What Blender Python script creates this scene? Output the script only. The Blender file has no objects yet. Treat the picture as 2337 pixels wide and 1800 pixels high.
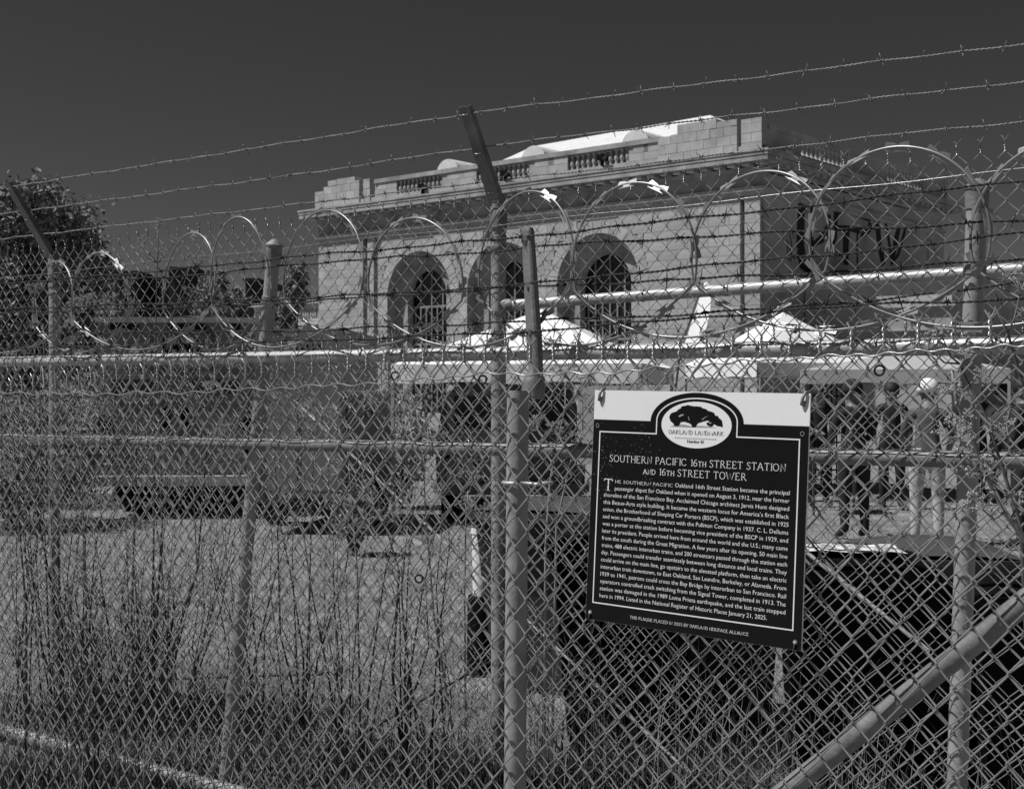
import bpy, math, random
import numpy as np
from mathutils import Vector, Matrix
random.seed(7); rng = np.random.default_rng(7)
sc = bpy.context.scene
C = sc.collection
R = math.radians

# ------------------------------------------------------------------ camera, sky, sun, exposure
F, CX, HY, EYE = 2975.0, 1168.5, 895.0, 1.6      # focal length in photo pixels, centre column, horizon row, eye height
cam = bpy.data.cameras.new('camera'); co = bpy.data.objects.new('camera', cam); C.objects.link(co)
co.location = (0, 0, EYE); co.rotation_euler = (R(90), 0, 0)
cam.sensor_width = 36.0; cam.lens = 36.0 * F / 2337.0; cam.shift_y = -5.0 / 2337.0
cam.clip_start = 0.05; cam.clip_end = 6000
cam.dof.use_dof = True; cam.dof.focus_distance = 3.6; cam.dof.aperture_fstop = 16.0
sc.camera = co
SUN_EL = 57.0
to_sun = Vector((-math.cos(R(SUN_EL)) * 0.988, -math.cos(R(SUN_EL)) * 0.156, math.sin(R(SUN_EL))))
world = bpy.data.worlds.new('World'); sc.world = world; world.use_nodes = True
wn = world.node_tree; wn.nodes.clear()
sky = wn.nodes.new('ShaderNodeTexSky'); sky.sky_type = 'NISHITA'; sky.sun_disc = False
sky.sun_elevation = R(SUN_EL); sky.sun_rotation = R(-99.0); sky.air_density = 0.30; sky.dust_density = 0.35; sky.ozone_density = 2.0
sep = wn.nodes.new('ShaderNodeSeparateColor'); bg = wn.nodes.new('ShaderNodeBackground'); wo = wn.nodes.new('ShaderNodeOutputWorld')
wn.links.new(sky.outputs[0], sep.inputs[0]); wn.links.new(sep.outputs[0], bg.inputs[0]); wn.links.new(bg.outputs[0], wo.inputs[0])
bg.inputs[1].default_value = 0.06
sl = bpy.data.lights.new('sun', 'SUN'); sl.energy = 4.8; sl.angle = R(0.53); sl.color = (1, 1, 1)
so = bpy.data.objects.new('sun', sl); C.objects.link(so); so.rotation_euler = to_sun.to_track_quat('Z', 'Y').to_euler()
vs = sc.view_settings; vs.view_transform = 'Standard'; vs.look = 'None'; vs.gamma = 1.0; vs.exposure = 0.0; vs.use_curve_mapping = False
sc.cycles.max_bounces = 5; sc.cycles.diffuse_bounces = 3; sc.cycles.glossy_bounces = 3; sc.cycles.use_denoising = True

# ------------------------------------------------------------------ helpers
def W(px, py, d): return Vector(((px - CX) / F * d, d, EYE + (HY - py) / F * d))

def mat(name, v, rough=0.7, metal=0.0, var=0.0, scale=8.0, rnd=0.0, bump=0.0, bscale=40.0, detail=5.0, stretch=None, spec=None):
    m = bpy.data.materials.new(name); m.use_nodes = True
    nt = m.node_tree; b = nt.nodes['Principled BSDF']
    b.inputs['Roughness'].default_value = rough; b.inputs['Metallic'].default_value = metal
    if spec is not None: b.inputs['Specular IOR Level'].default_value = spec
    b.inputs['Base Color'].default_value = (v, v, v, 1)
    tc = nt.nodes.new('ShaderNodeTexCoord'); src = tc.outputs['Object']
    if stretch:
        mp = nt.nodes.new('ShaderNodeMapping'); mp.inputs['Scale'].default_value = stretch
        nt.links.new(src, mp.inputs[0]); src = mp.outputs[0]
    if var or rnd:
        last = None
        if var:
            n = nt.nodes.new('ShaderNodeTexNoise'); n.inputs['Scale'].default_value = scale; n.inputs['Detail'].default_value = detail
            n.inputs['Roughness'].default_value = 0.65; nt.links.new(src, n.inputs['Vector'])
            mr = nt.nodes.new('ShaderNodeMapRange'); mr.inputs[1].default_value = 0.3; mr.inputs[2].default_value = 0.7
            mr.inputs[3].default_value = v * (1 - var); mr.inputs[4].default_value = v * (1 + var)
            nt.links.new(n.outputs[0], mr.inputs[0]); last = mr.outputs[0]
        if rnd:
            oi = nt.nodes.new('ShaderNodeObjectInfo'); ge = nt.nodes.new('ShaderNodeNewGeometry')
            ad = nt.nodes.new('ShaderNodeMath'); ad.operation = 'ADD'
            nt.links.new(oi.outputs['Random'], ad.inputs[0]); nt.links.new(ge.outputs['Random Per Island'], ad.inputs[1])
            fr = nt.nodes.new('ShaderNodeMath'); fr.operation = 'FRACT'; nt.links.new(ad.outputs[0], fr.inputs[0])
            mr2 = nt.nodes.new('ShaderNodeMapRange'); mr2.inputs[3].default_value = 1 - rnd; mr2.inputs[4].default_value = 1 + rnd
            nt.links.new(fr.outputs[0], mr2.inputs[0])
            mu = nt.nodes.new('ShaderNodeMath'); mu.operation = 'MULTIPLY'; nt.links.new(mr2.outputs[0], mu.inputs[0])
            if last is not None: nt.links.new(last, mu.inputs[1])
            else: mu.inputs[1].default_value = v
            last = mu.outputs[0]
        nt.links.new(last, b.inputs['Base Color'])
    if bump:
        n2 = nt.nodes.new('ShaderNodeTexNoise'); n2.inputs['Scale'].default_value = bscale; n2.inputs['Detail'].default_value = 6
        nt.links.new(src, n2.inputs['Vector'])
        bp = nt.nodes.new('ShaderNodeBump'); bp.inputs['Strength'].default_value = bump; bp.inputs['Distance'].default_value = 0.02
        nt.links.new(n2.outputs[0], bp.inputs['Height']); nt.links.new(bp.outputs[0], b.inputs['Normal'])
    return m

M = dict(
    galv=mat('galvanized_steel', 0.42, 0.45, 0.25, 0.3, 14, 0, 0.08, 60),
    galvd=mat('weathered_steel', 0.19, 0.55, 0.2, 0.35, 9, 0, 0.15, 50),
    galvp=mat('dull_zinc_post', 0.30, 0.55, 0.15, 0.3, 9, 0, 0.1, 60),
    wire=mat('galvanized_wire', 0.31, 0.3, 0.4, 0.25, 30, 0.15),
    rust=mat('rusted_barbed_wire', 0.035, 0.8, 0.2, 0.5, 30),
    barb=mat('zinc_barbed_wire', 0.22, 0.6, 0.4, 0.35, 25),
    razor=mat('razor_ribbon_steel', 0.27, 0.4, 0.5, 0.2, 12),
    stone=mat('limestone_block', 0.36, 0.9, 0, 0.22, 0.9, 0.12, 0.25, 6),
    stoneb=mat('limestone_backing', 0.30, 0.95, 0, 0.2, 0.6, 0, 0.2, 6),
    stoned=mat('stained_cornice_stone', 0.30, 0.95, 0, 0.4, 0.7, 0, 0.25, 8),
    side=mat('side_wall_stone', 0.34, 0.95, 0, 0.35, 0.25, 0, 0.2, 3),  # side walls are the same stone as the front, tone mottled at random
    roofw=mat('white_roof_coating', 0.62, 0.8, 0, 0.12, 1.5, 0, 0.5, 2.5),
    glass=mat('dark_window_glass', 0.008, 0.12, 0, 0, 1),
    mull=mat('window_mullion_paint', 0.22, 0.7, 0, 0.3, 3),
    paint=mat('graffiti_paint', 0.008, 0.85),
    black=mat('black_plastic', 0.005, 0.6, 0, 0.3, 6, spec=0.08),
    greyp=mat('grey_plastic', 0.06, 0.55, 0, 0.2, 5),
    signb=mat('sign_black_enamel', 0.0045, 0.35, 0, 0.2, 4, spec=0.25),
    signw=mat('sign_white_enamel', 0.74, 0.35, 0, 0.05, 6),
    print=mat('sign_white_print', 0.75, 0.5),
    signg=mat('sign_grey_print', 0.30, 0.5),
    canvas=mat('white_tent_canvas', 0.75, 0.85, 0, 0.06, 2.0, 0, 0.35, 3),
    canvasg=mat('grey_tent_canvas', 0.36, 0.85, 0, 0.08, 2.0, 0, 0.2, 4),
    white=mat('white_plastic', 0.72, 0.5, 0, 0.05, 5),
    paper=mat('printed_paper', 0.80, 0.8, 0, 0.05, 4),
    vgrey=mat('grey_vehicle_paint', 0.16, 0.4, 0, 0.1, 3),
    vlite=mat('pale_vehicle_trim', 0.34, 0.45, 0, 0.1, 3),
    vdark=mat('dark_vehicle_paint', 0.06, 0.35, 0, 0.1, 3),
    rubber=mat('rubber', 0.008, 0.85),
    skin=mat('skin', 0.16, 0.55), dark=mat('dark_cloth', 0.014, 0.9, 0, 0.3, 8), mid=mat('mid_cloth', 0.07, 0.9, 0, 0.3, 8),
    lite=mat('pale_cloth', 0.42, 0.9, 0, 0.15, 8, 0, 0.4, 14), whitec=mat('white_cap_cloth', 0.8, 0.9), hair=mat('dark_hair', 0.008, 0.7),
    straw=mat('dry_straw', 0.19, 0.8, 0, 0, 1, 0.45), strawd=mat('green_grass_blade', 0.045, 0.8, 0, 0, 1, 0.5),
    stem=mat('fennel_stem', 0.10, 0.7, 0, 0.4, 20), stemp=mat('pale_fennel_stem', 0.26, 0.65, 0, 0.3, 20),
    seed=mat('fennel_seed', 0.30, 0.7, 0, 0, 1, 0.4), weed=mat('brown_weed_stem', 0.035, 0.85, 0, 0.4, 12),
    leafd=mat('dark_foliage', 0.16, 0.75, 0, 0, 1, 0.5), leafl=mat('pale_foliage', 0.20, 0.6, 0, 0, 1, 0.45), bark=mat('bark', 0.05, 0.95, 0, 0.4, 5),
    farblk=mat('far_dark_cladding', 0.02, 0.9), fargrey=mat('far_grey_wall', 0.10, 0.9, 0, 0.1, 0.3),
)

class MB:
    def __init__(s): s.v = []; s.f = []; s.n = 0
    def add(s, v, f):
        v = np.asarray(v, float); s.v.append(v); s.f.extend([tuple(i + s.n for i in q) for q in f]); s.n += len(v)
    def box(s, lo, hi, mtx=None):
        x0, y0, z0 = lo; x1, y1, z1 = hi
        v = [(x0,y0,z0),(x1,y0,z0),(x1,y1,z0),(x0,y1,z0),(x0,y0,z1),(x1,y0,z1),(x1,y1,z1),(x0,y1,z1)]
        if mtx is not None: v = [mtx @ Vector(p) for p in v]
        s.add([tuple(p) for p in v], [(0,3,2,1),(4,5,6,7),(0,1,5,4),(1,2,6,5),(2,3,7,6),(3,0,4,7)])
    def tube(s, pts, r, n=8, cap=True):
        P = np.array([tuple(p) for p in pts], float); k = len(P)
        rr = np.full(k, r) if np.isscalar(r) else np.array(r, float)
        T = np.zeros_like(P); T[1:-1] = P[2:] - P[:-2]; T[0] = P[1] - P[0]; T[-1] = P[-1] - P[-2]
        T /= np.maximum(np.linalg.norm(T, axis=1), 1e-9)[:, None]
        up = np.array([0, 0, 1.0]) if abs(T[0][2]) < 0.9 else np.array([1.0, 0, 0])
        a = np.cross(up, T[0]); a /= np.linalg.norm(a)
        ang = np.arange(n) * 2 * math.pi / n; V = []
        for i in range(k):
            a = a - T[i] * np.dot(a, T[i]); a /= max(np.linalg.norm(a), 1e-9); b = np.cross(T[i], a)
            V.append(P[i] + rr[i] * (np.cos(ang)[:, None] * a + np.sin(ang)[:, None] * b))
        V = np.concatenate(V); f = []
        for i in range(k - 1):
            for j in range(n):
                j2 = (j + 1) % n; f.append((i*n+j, i*n+j2, (i+1)*n+j2, (i+1)*n+j))
        if cap: f.append(tuple(range(n))[::-1]); f.append(tuple((k-1)*n + j for j in range(n)))
        s.add(V, f)
    def lathe(s, prof, base, axis=(0, 0, 1), n=20):
        q = Vector((0, 0, 1)).rotation_difference(Vector(axis)).to_matrix(); base = Vector(base); V = []; f = []
        for r, z in prof:
            for j in range(n):
                t = 2 * math.pi * j / n; V.append(tuple(base + q @ Vector((r * math.cos(t), r * math.sin(t), z))))
        k = len(prof)
        for i in range(k - 1):
            for j in range(n):
                j2 = (j + 1) % n; f.append((i*n+j, i*n+j2, (i+1)*n+j2, (i+1)*n+j))
        f.append(tuple(range(n))[::-1]); f.append(tuple((k-1)*n + j for j in range(n)))
        s.add(V, f)
    def prism(s, poly, y0, y1, mtx=None):       # polygon in x,z extruded along y
        k = len(poly); v = [(x, y0, z) for x, z in poly] + [(x, y1, z) for x, z in poly]
        if mtx is not None: v = [tuple(mtx @ Vector(p)) for p in v]
        f = [tuple(range(k)), tuple(range(2*k-1, k-1, -1))] + [(i, k+i, k+(i+1) % k, (i+1) % k) for i in range(k)]
        s.add(v, f)
    def mesh(s, name, m, smooth=False):
        me = bpy.data.meshes.new(name)
        V = np.concatenate(s.v) if s.v else np.zeros((0, 3))
        me.from_pydata(V.tolist(), [], s.f)
        if smooth: me.polygons.foreach_set('use_smooth', np.ones(len(me.polygons), bool))
        me.materials.append(m); me.update(); return me
    def build(s, name, m, parent=None, smooth=False, auto=None):
        o = bpy.data.objects.new(name, s.mesh(name, m, smooth or auto is not None)); C.objects.link(o)
        if auto is not None:
            o.data.shade_smooth() if hasattr(o.data, 'shade_smooth') else None
            try: o.data.set_sharp_from_angle(angle=R(auto))
            except Exception: pass
        if parent: o.parent = parent
        return o

def fastmesh(name, V, quads, m, parent=None, smooth=True):
    me = bpy.data.meshes.new(name); nv, nf = len(V), len(quads); k = quads.shape[1]
    me.vertices.add(nv); me.vertices.foreach_set('co', V.astype(np.float32).ravel())
    me.loops.add(nf * k); me.loops.foreach_set('vertex_index', quads.astype(np.int32).ravel())
    me.polygons.add(nf); me.polygons.foreach_set('loop_start', np.arange(0, nf * k, k, dtype=np.int32))
    try: me.polygons.foreach_set('loop_total', np.full(nf, k, np.int32))
    except Exception: pass
    if smooth: me.polygons.foreach_set('use_smooth', np.ones(nf, bool))
    me.materials.append(m); me.update(calc_edges=True); me.validate()
    o = bpy.data.objects.new(name, me); C.objects.link(o)
    if parent: o.parent = parent
    return o

def tag(o, label=None, cat=None, group=None, kind=None):
    for k, v in (('label', label), ('category', cat), ('group', group), ('kind', kind)):
        if v: o[k] = v
    return o
def thing(name, label, cat, loc=(0, 0, 0), rz=0.0, group=None):
    o = bpy.data.objects.new(name, None); C.objects.link(o); o.empty_display_size = 0.2
    o.location = loc; o.rotation_euler = (0, 0, rz); return tag(o, label, cat, group)
def inst(name, me, parent=None, mtx=None):
    o = bpy.data.objects.new(name, me); C.objects.link(o)
    if parent: o.parent = parent
    if mtx is not None: o.matrix_local = mtx
    return o

class Plane:                                   # a vertical fence plane given by its vanishing column and one depth
    def __init__(s, v, x0, z0):
        s.v = v; s.K = z0 * (x0 - v)
        a = Vector(((0 - CX) / F, 1)) * s.Z(0); b = Vector(((2337 - CX) / F, 1)) * s.Z(2337)
        s.u = (b - a).normalized(); s.n = Vector((s.u.y, -s.u.x))
        if s.n.y > 0: s.n = -s.n
        s.o = Vector((0, s.Z(CX)))
    def Z(s, px): return s.K / (px - s.v)
    def pt(s, px, py, off=0.0):
        p = W(px, py, s.Z(px)); return Vector((p.x + s.n.x * off, p.y + s.n.y * off, p.z))
    def off(s, h):
        z = s.o.y + s.n.y * h - s.u.y * s.n.x * h / s.u.x; return Plane(s.v, CX, z)
    def s_of(s, px): p = Vector(((px - CX) / F, 1)) * s.Z(px); return (p - s.o).dot(s.u)
    def at(s, d, z, off=0.0): p = s.o + s.u * d + s.n * off; return Vector((p.x, p.y, z))
PN, PC, PB = Plane(-2600, 1150, 3.1), Plane(-2600, 2075, 3.3), Plane(-2900, 1125, 5.35)

# ------------------------------------------------------------------ ground
gm = mat('mown_dry_field', 0.20, 0.95, 0, 0.45, 2.2, 0, 0.9, 25, 9)
g = MB(); g.add([(-2500, -300, 0), (2500, -300, 0), (2500, 4000, 0), (-2500, 4000, 0)], [(0, 1, 2, 3)])
tag(g.build('ground', gm), 'flat field of dry mown grass behind the fences', None, None, 'structure')

# ------------------------------------------------------------------ the station building
AX = R(-40.03); COR = Vector(((1735 - CX) / F * 81.0, 81.0, 0))
st = thing('station_building', 'derelict stone railway station with three deep arches and balustraded parapet', 'building', COR, AX)
ex = Vector((math.cos(AX), math.sin(AX))); ey = Vector((-math.sin(AX), math.cos(AX)))
def fx(px, t=0.0):                             # local x on the front (plane y = t) seen at column px
    r = (px - CX) / F; ox, oy = COR.x + ey.x * t, COR.y + ey.y * t
    return (r * oy - ox) / (ex.x - r * ex.y)
def fz(px, py, t=0.0):
    x = fx(px, t); return EYE + (HY - py) / F * (COR.y + ex.y * x + ey.y * t)
def sy(px):                                    # local y on the shaded side wall (plane x = 0)
    r = (px - CX) / F; return (r * COR.y - COR.x) / (ey.x - r * ey.y)
XL = fx(727); YB = sy(2151)
ZC0, ZC1, ZP = 15.35, 16.5, 18.5
front = MB()
arches = []
for x0, x1, py in ((884, 1028, 573), (1066, 1227, 552), (1271, 1459, 532)):
    a, b = fx(x0), fx(x1); xc, r = (a + b) / 2, (b - a) / 2; top = fz((x0 + x1) / 2, py); arches.append((xc, r, top - r))
T0 = 0.06
def archwall(mb, y0, y1, xa, xb, xc, r, zs, ztop, n=24):   # wall with an arched opening, from y0 (front) to y1 (back)
    for lo, hi in ((xa, xc - r), (xc + r, xb)): 
        if hi - lo > 0.01: mb.box((lo, y0, 0), (hi, y1, ztop))
    A = [(xc - r * math.cos(math.pi * i / n), zs + r * math.sin(math.pi * i / n)) for i in range(n + 1)]
    for i in range(n):
        (xa_, za), (xb_, zb) = A[i], A[i + 1]
        v = [(xa_, y0, za), (xb_, y0, zb), (xb_, y0, ztop), (xa_, y0, ztop), (xa_, y1, za), (xb_, y1, zb), (xb_, y1, ztop), (xa_, y1, ztop)]
        mb.add(v, [(0, 1, 2, 3), (7, 6, 5, 4), (4, 5, 1, 0)])
rec = [(fx(829), fx(838)), (fx(853), fx(862)), (fx(1690), fx(1699))]
spans = [(XL, rec[0][0]), (rec[0][1], rec[1][0]), (rec[1][1], rec[2][0]), (rec[2][1], 0.0)]
for lo, hi in rec: front.box((lo, 0.55, 0), (hi, 0.9, ZP - 0.4))
bounds = [spans[2][0], (arches[0][0] + arches[1][0]) / 2, (arches[1][0] + arches[2][0]) / 2, spans[2][1]]
for (xc, r, zs), lo, hi in zip(arches, bounds[:-1], bounds[1:]): archwall(front, T0, 0.95, lo, hi, xc, r, zs, ZC0)
for i in (0, 1, 3): front.box((spans[i][0], T0, 0), (spans[i][1], 0.95, ZC0))
fw = front.build('front_wall', M['stoneb'], st)
# ashlar blocks, courses and voussoirs
CH, BWD = 0.64, 1.55
stones = []
def inside(x, z, m=0.0):
    for xc, r, zs in arches:
        if abs(x - xc) < r + m and z < zs: return True
        if z >= zs and (x - xc) ** 2 + (z - zs) ** 2 < (r + m) ** 2: return True
    return False
row = 0; z = 0.0
while z < 13.9:
    z1 = min(z + CH, 13.9)
    for lo, hi in spans:
        x = lo - (BWD / 2 if row % 2 else 0)
        while x < hi:
            a, b = max(x, lo), min(x + BWD, hi)
            x += BWD
            if b - a < 0.15: continue
            # cut back where an arch crosses the course
            for xc, r, zs in arches:
                rr = r + 0.72; zz = z1 if z1 < zs else (z if z > zs else zs)
                if zz - zs > rr: continue
                hw = rr if z < zs else math.sqrt(max(rr * rr - (z - zs) ** 2, 0))
                if a > xc - hw and b < xc + hw: b = a
                elif a < xc - hw < b: b = xc - hw
                elif a < xc + hw < b: a = xc + hw
            if b - a > 0.12: stones.append((a, b, z, z1))
    z = z1; row += 1
stones.sort(key=lambda q: -(q[0] + (20 if q[2] > 4.4 else -40)))
um = MB(); um.box((0, 0, 0), (1, 1, 1)); um = um.mesh('stone', M['stone'])
rest = MB()
for i, (a, b, z0, z1) in enumerate(stones):
    d = T0 - rng.uniform(0.045, 0.065)
    if i < 240:
        inst('stone', um, fw, Matrix.Translation((a + 0.008, d, z0 + 0.008)) @ Matrix.Diagonal((b - a - 0.024, T0 - d + 0.01, z1 - z0 - 0.024, 1)))
    else: rest.box((a + 0.008, d, z0 + 0.008), (b - 0.008, T0 + 0.01, z1 - 0.008))
tag(rest.build('far_ashlar_stones', M['stone'], fw), kind='stuff')
for xc, r, zs in arches:
    nv = 17
    for i in range(nv):
        t0, t1 = math.pi * i / nv + 0.006, math.pi * (i + 1) / nv - 0.006
        m = MB(); ri, ro = r, r + 0.78; k = 3
        A = [t0 + (t1 - t0) * j / k for j in range(k + 1)]
        poly = [(xc - ri * math.cos(t), zs + ri * math.sin(t)) for t in A] + [(xc - ro * math.cos(t), zs + ro * math.sin(t)) for t in A[::-1]]
        m.prism(poly, -0.008, T0 + 0.02); m.build('voussoir', M['stone'], fw)
    for sgn in (-1, 1):
        zz = 0
        while zz < zs - 0.02:
            m = MB(); e0, e1 = sorted((xc + sgn * r, xc + sgn * (r + 0.78))); zt = min(zz + CH, zs)
            if zz > 4: m.box((e0, -0.006, zz + 0.008), (e1, T0 + 0.02, zt - 0.008)); m.build('jamb_stone', M['stone'], fw)
            zz = zt
    # recessed inner order, glass, mullions
    w = MB(); ri = r - 1.3; archwall(w, 0.955, 1.6, xc - r - 0.05, xc + r + 0.05, xc, ri, zs, zs + r + 0.1); win = w.build('arched_window', M['stoned'], st)
    w = MB(); w.box((xc - ri, 1.62, 0), (xc + ri, 1.66, zs + ri + .05)); w.build('pane', M['glass'], win)
    w = MB()
    for j in range(-3, 4):
        x = xc + j * ri / 3.5; h = math.sqrt(max(ri * ri - (x - xc) ** 2, 0)); w.box((x - 0.05, 1.5, 0), (x + 0.05, 1.62, zs + (h if abs(j) in (0, 2) else -0.9)))
    for zz in (zs - 3.8, zs - 2.4, zs - 0.9): w.box((xc - ri, 1.49, zz), (xc + ri, 1.61, zz + 0.16))
    w.build('mullion', M['mull'], win)
# frieze, architrave ledge, cornice with dentils, right round the corner
e = MB(); e.box((XL, -0.12, 13.9), (0.12, 0.9, 14.15)); e.box((XL, -0.32, 14.15), (0.32, 0.9, 14.38)); e.build('architrave', M['stone'], st)
e = MB(); e.box((XL, 0.0, 14.38), (-0.01, 0.9, ZC0)); e.build('frieze', M['stoned'], st)
e = MB()
for z0, z1, d in ((15.35, 15.62, 0.25), (15.82, 16.08, 1.12), (16.08, 16.14, 1.04), (16.14, 16.36, 1.16), (16.36, 16.5, 1.22)):
    e.box((XL - d, -d, z0), (d, 0.6, z1)); e.box((0.3, 0.6, z0), (d, YB + d, z1))
e.build('cornice', M['stoned'], st)
dm = MB(); dm.box((0, 0, 0), (0.5, 0.75, 0.2)); dmm = dm.mesh('dentil', M['stone'])
x = XL + 0.2
while x < 0.6:
    inst('dentil', dmm, st, Matrix.Translation((x, -1.02, 15.6))); x += 1.0
y = 0.5
while y < YB:
    inst('dentil', dmm, st, Matrix.Translation((1.0, y, 15.62)) @ Matrix.Rotation(R(90), 4, 'Z')); y += 1.0
# parapet
pp = MB(); pp.box((XL + 0.1, -0.35, 16.5), (0.35, 0.25, 16.95)); pp.box((-0.25, 0.25, 16.5), (0.35, YB, 16.95)); para = pp.build('parapet_base', M['stone'], st)
bal = [(fx(912), fx(1016)), (fx(1094), fx(1214)), (fx(1302), fx(1441))]
cop = MB(); cop.box((fx(862), -0.42, 18.0), (fx(1510), 0.3, 18.32)); cop.build('coping', M['stoned'], para)
solid = [(fx(862), bal[0][0]), (bal[0][1], bal[1][0]), (bal[1][1], bal[2][0]), (bal[2][1], fx(1510))]
for lo, hi in solid:
    m = MB(); m.box((lo, -0.28, 16.95), (hi, 0.2, 18.0)); pan = m.build('parapet_panel', M['stoneb'], para)
    n = max(1, round((hi - lo) / 1.4)); dx = (hi - lo) / n
    for i in range(n):
        for zz, zt in ((16.97, 17.46), (17.48, 17.98)):
            o = 0.5 * dx if zt > 17.6 and i < n - 1 else 0
            q = MB(); q.box((lo + i * dx + o * 0.6 + .012, -0.325, zz), (lo + (i + 1) * dx + (o * 0.6 if i < n - 1 else 0) - .012, -0.27, zt)); q.build('stone', M['stone'], pan)
bp = [(0.12, 0), (0.12, 0.1), (0.075, 0.14), (0.12, 0.24), (0.165, 0.36), (0.15, 0.52), (0.085, 0.74), (0.08, 0.84), (0.12, 0.9), (0.12, 1.05)]
bm_ = MB(); bm_.lathe(bp, (0, 0, 0), n=12); bme = bm_.mesh('baluster', M['stone'], True)
for lo, hi in bal:
    m = MB(); m.box((lo, 0.32, 16.95), (hi, 0.4, 18.0)); m.build('shade_backing', M['stoned'], para)
    n = 11
    for i in range(n): inst('baluster', bme, para, Matrix.Translation((lo + (i + .5) * (hi - lo) / n, -0.06, 16.95)))
# corner blocks with ragged tops
def blocks(x0, x1, tops, z0=16.5, y0=-0.42, y1=0.3):
    m = MB(); zt = min(tops) ; m.box((x0, y0 + 0.06, z0), (x1, y1, zt - .05)); pk = m.build('parapet_block', M['stoneb'], para)
    n = len(tops); dx = (x1 - x0) / n
    nr = int(math.ceil((max(tops) - z0) / 0.6))
    for j in range(nr):
        off = 0.5 * dx if j % 2 else 0
        for i in range(-1, n):
            a, b = x0 + i * dx + off, x0 + (i + 1) * dx + off; a, b = max(a, x0), min(b, x1)
            if b - a < 0.12: continue
            ii = min(max(int(((a + b) / 2 - x0) / dx), 0), n - 1)
            za, zb = z0 + j * 0.6, min(z0 + (j + 1) * 0.6, tops[ii])
            if zb - za < 0.1: continue
            d = rng.uniform(0, 0.03); q = MB(); q.box((a + .012, y0 - d, za + .012), (b - .012, y1 + (0 if zb > zt else -.02), zb - .008)); q.build('stone', M['stone'], pk)
blocks(fx(1510), fx(1690), [18.25, 18.5, 18.95, 18.95, 18.95, 18.7])
blocks(fx(1699), 0.35, [18.6])
blocks(XL + 0.05, fx(829), [18.0, 18.35, 18.75, 18.8, 18.45])
blocks(fx(838), fx(853), [18.45])
# shaded side wall with balustrade and graffiti
m = MB(); m.box((-0.6, 0.9, 0), (-0.004, YB, ZC0)); sw = m.build('side_wall', M['side'], st)
for y0_, y1_ in ((0.35, 3.2), (YB - 3.0, YB)): m = MB(); m.box((0.0, y0_, 0), (0.10, y1_, 13.88)); m.build('corner_pilaster', M['side'], sw)
m = MB(); m.box((-0.3, 0.9, 13.9), (0.12, YB, 14.15)); m.box((-0.3, 0.9, 14.15), (0.3, YB, 14.4)); m.build('side_architrave', M['side'], sw)
sb = [(sy(1818), sy(1925)), (sy(2015), sy(2098))]
edges = [0.36] + [q for p in sb for q in p] + [YB]
for i in range(0, 6, 2):
    m = MB(); m.box((-0.2, edges[i], 16.95), (0.3, edges[i + 1], 18.0)); m.build('side_parapet_panel', M['side'], sw)
for lo, hi in sb:
    for i in range(11): inst('baluster', bme, sw, Matrix.Translation((0.06, lo + (i + .5) * (hi - lo) / 11, 16.95)))
m = MB(); m.box((-0.25, 0.36, 18.0), (0.42, YB, 18.3)); m.build('side_coping', M['side'], sw)
def sp(px, py): y = sy(px); return (0.02, y, EYE + (HY - py) / F * (COR.y + ey.y * y))
def stroke(pts, wd):
    m = MB(); P = [Vector(sp(*p)) for p in pts]; V = []; fcs = []
    wl = wd if isinstance(wd, (list, tuple)) else [wd] * len(P)
    for i, p in enumerate(P):
        t = (P[min(i + 1, len(P) - 1)] - P[max(i - 1, 0)]).normalized(); nn = Vector((0, -t.z, t.y))
        V += [tuple(p + nn * wl[i]), tuple(p - nn * wl[i])]
        if i: fcs.append((2*i-2, 2*i-1, 2*i+1, 2*i))
    m.add(V, fcs); m.build('graffiti_stroke', M['paint'], sw)
stroke([(1829, 452), (1828, 500), (1826, 560), (1832, 600), (1845, 610), (1852, 590), (1853, 520), (1851, 455)], [.4, .5, .55, .6, .5, .25, .2, .15])
stroke([(1829, 454), (1845, 452), (1856, 460)], .18); stroke([(1852, 560), (1876, 545), (1890, 520), (1893, 490)], [.15, .3, .3, .2])
stroke([(1908, 500), (1912, 482), (1930, 478), (1960, 490), (1984, 498), (1984, 522), (1965, 540)], [.2, .25, .25, .25, .3, .3, .2]); stroke([(1905, 520), (1940, 522), (1962, 528)], .2)
stroke([(1932, 520), (1930, 560), (1930, 605)], [.5, .45, .4]); stroke([(1956, 530), (1956, 612)], .12); stroke([(1908, 480), (1905, 540), (1898, 560)], .3)
stroke([(2003, 505), (2010, 498), (2020, 504), (2030, 560), (2036, 604)], [.2, .25, .2, .2, .2]); stroke([(2002, 505), (2006, 555), (2016, 605)], [.4, .4, .35])
stroke([(2064, 512), (2054, 510), (2044, 550), (2036, 604), (2050, 580), (2064, 530), (2066, 512)], [.25, .25, .4, .3, .2, .2, .15])
for k in range(9):
    a = 1766 + k * 4.5; stroke([(a, 545 + 12 * math.sin(k * 2.1)), (a + 5, 560 + 10 * math.cos(k * 1.7)), (a + 2, 590 + 8 * math.sin(k))], .06)
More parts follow.
